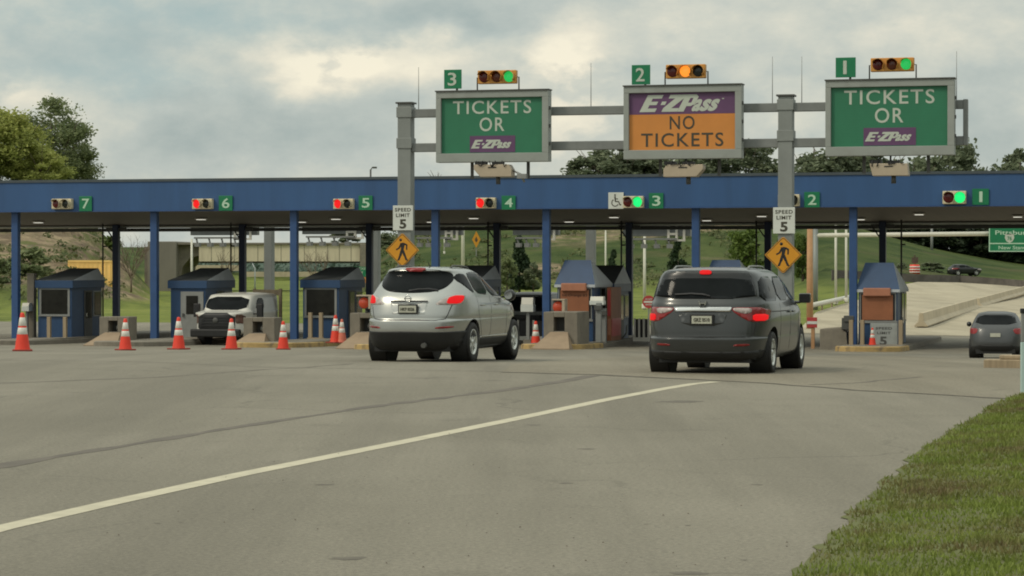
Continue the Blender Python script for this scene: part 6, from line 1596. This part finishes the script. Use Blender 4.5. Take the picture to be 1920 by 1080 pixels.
# ------------------------------------------------------------------ sky, sun, camera
SUN_EL, SUN_AZ = math.radians(46), math.radians(243)      # behind and to the left of the camera
W = bpy.data.worlds.new('World'); SC.world = W; W.use_nodes = True
n, l = W.node_tree.nodes, W.node_tree.links; n.clear()
out = n.new('ShaderNodeOutputWorld'); bg1 = n.new('ShaderNodeBackground'); bg2 = n.new('ShaderNodeBackground'); ms = n.new('ShaderNodeMixShader')
sky = n.new('ShaderNodeTexSky'); sky.sky_type = 'NISHITA'; sky.sun_disc = False; sky.sun_elevation = SUN_EL; sky.sun_rotation = SUN_AZ; sky.air_density = 1.3; sky.dust_density = 2.5
bg1.inputs[1].default_value = .085; l.new(sky.outputs[0], bg1.inputs[0])
tc = n.new('ShaderNodeTexCoord'); sep = n.new('ShaderNodeSeparateXYZ'); l.new(tc.outputs['Generated'], sep.inputs[0])
def M(op, a, b=None, c=None, clamp=False):
    q = n.new('ShaderNodeMath'); q.operation = op; q.use_clamp = clamp
    for i, x in enumerate((a, b, c)):
        if x is None: continue
        if isinstance(x, (int, float)): q.inputs[i].default_value = x
        else: l.new(x, q.inputs[i])
    return q.outputs[0]
az = M('ARCTAN2', sep.outputs['X'], sep.outputs['Y']); el = M('ARCSINE', sep.outputs['Z'])
cv = n.new('ShaderNodeCombineXYZ'); l.new(M('MULTIPLY', az, 1.0), cv.inputs[0]); l.new(M('MULTIPLY', el, 1.7), cv.inputs[1])
def noise(sc, det, ro=.55, off=0.0, src=None):
    mp = n.new('ShaderNodeMapping'); mp.inputs['Location'].default_value = (off, off * .7, off * .3); l.new(src or cv.outputs[0], mp.inputs[0])
    t = n.new('ShaderNodeTexNoise'); t.inputs['Scale'].default_value = sc; t.inputs['Detail'].default_value = det; t.inputs['Roughness'].default_value = ro; l.new(mp.outputs[0], t.inputs[0]); return t.outputs[0]
w1 = noise(16, 5, .6, 1.3); w2 = noise(16, 5, .6, 7.7)
azw = M('ADD', az, M('MULTIPLY', M('SUBTRACT', w1, .5), .050)); elw = M('ADD', el, M('MULTIPLY', M('SUBTRACT', w2, .5), .030))
def blob(px, py, rx, ry, gain):
    a0, e0 = (px - 960) / F, (500 - py) / F
    dx = M('DIVIDE', M('SUBTRACT', azw, a0), rx / F); dy = M('DIVIDE', M('SUBTRACT', elw, e0), ry / F)
    r2 = M('ADD', M('MULTIPLY', dx, dx), M('MULTIPLY', dy, dy))
    return M('MULTIPLY', M('POWER', 2.718, M('MULTIPLY', r2, -1.0)), gain)
def total(bl):
    s = None
    for b in bl: s = blob(*b) if s is None else M('ADD', s, blob(*b))
    return s
bright = total([(640, 128, 70, 42, 1.0), (535, 112, 70, 32, .45), (560, 165, 45, 35, .5), (800, 112, 110, 38, .55), (1070, 112, 90, 62, .85), (1120, 210, 130, 60, .45), (20, 170, 95, 45, .5), (160, 220, 140, 45, .28), (350, 165, 80, 35, .32), (1440, 50, 420, 50, .30), (1480, 215, 90, 50, .32), (470, 60, 160, 30, .18), (700, 70, 260, 30, .10), (960, 240, 160, 50, .25), (1080, 290, 300, 40, .2)])
dark = total([(400, 220, 330, 90, .30), (80, 95, 150, 45, .22), (310, 60, 90, 35, .25), (700, 40, 200, 40, .18), (830, 30, 110, 40, .3), (1290, 190, 160, 60, .14), (1830, 250, 240, 70, .18), (1000, 50, 160, 40, .14), (520, 280, 260, 50, .2), (1230, 110, 120, 40, .12)])
blue = total([(180, 30, 420, 60, .75), (300, 165, 130, 30, .6), (60, 130, 300, 40, .35), (800, 85, 200, 25, .2), (520, 40, 260, 30, .35), (215, 130, 150, 50, .35)])
puff = M('MULTIPLY', M('SUBTRACT', noise(21, 9, .56, 9.4), .455), 11.0, clamp=True); fine = noise(34, 9, .6, 3.1); broad = noise(5, 5, .5, 5.5)
lum = M('ADD', M('ADD', M('MULTIPLY', bright, M('ADD', .30, M('MULTIPLY', puff, .50))), M('MULTIPLY', M('SUBTRACT', fine, .5), .70)), M('SUBTRACT', M('MULTIPLY', M('SUBTRACT', broad, .5), .25), M('MULTIPLY', dark, .62)))
lum = M('ADD', lum, .42)
cr = n.new('ShaderNodeValToRGB'); l.new(lum, cr.inputs[0])
e = cr.color_ramp.elements; e[0].position = .12; e[0].color = (.40, .47, .455, 1); e[1].position = .92; e[1].color = (1.0, .93, .74, 1)
for p_, c_ in ((.36, (.53, .58, .54, 1)), (.55, (.68, .69, .60, 1)), (.72, (.84, .80, .66, 1))):
    q = e.new(p_); q.color = c_
# overcast skies are about three times brighter overhead than at the horizon
gain = M('ADD', 1.0, M('MULTIPLY', M('MAXIMUM', M('SUBTRACT', sep.outputs['Z'], .12), 0.0), 1.2))
bm_ = n.new('ShaderNodeMix'); bm_.data_type = 'RGBA'
l.new(M('MULTIPLY', blue, M('ADD', .55, M('MULTIPLY', M('SUBTRACT', .5, fine), 1.4)), clamp=True), bm_.inputs[0]); l.new(cr.outputs[0], bm_.inputs[6]); bm_.inputs[7].default_value = (.38, .52, .53, 1)
l.new(bm_.outputs[2], bg2.inputs[0]); l.new(gain, bg2.inputs[1])
ms.inputs[0].default_value = .90
l.new(bg1.outputs[0], ms.inputs[1]); l.new(bg2.outputs[0], ms.inputs[2]); l.new(ms.outputs[0], out.inputs[0])

sd = bpy.data.lights.new('sun', 'SUN'); sd.energy = 1.35; sd.angle = math.radians(11); sd.color = (1.0, .90, .72)
so = bpy.data.objects.new('sun', sd); COL.objects.link(so)
dirv = Vector((math.sin(SUN_AZ) * math.cos(SUN_EL), math.cos(SUN_AZ) * math.cos(SUN_EL), math.sin(SUN_EL)))
so.rotation_euler = dirv.to_track_quat('Z', 'Y').to_euler(); so.location = (-20, -30, 40)
cd = bpy.data.cameras.new('camera'); cam = bpy.data.objects.new('camera', cd); COL.objects.link(cam)
cd.sensor_width = 36; cd.lens = F / 1920 * 36; cd.clip_end = 8000; cd.clip_start = .1
cam.location = (0, 0, CAMZ); cam.rotation_euler = (math.pi / 2 - PITCH, 0, 0); SC.camera = cam
SC.view_settings.view_transform = 'Standard'; SC.view_settings.look = 'None'; SC.view_settings.exposure = 0; SC.view_settings.gamma = 1
SC.cycles.use_denoising = True; SC.cycles.max_bounces = 6; SC.cycles.transparent_max_bounces = 4; SC.cycles.filter_width = 1.9
SC.cycles.sample_clamp_indirect = 6
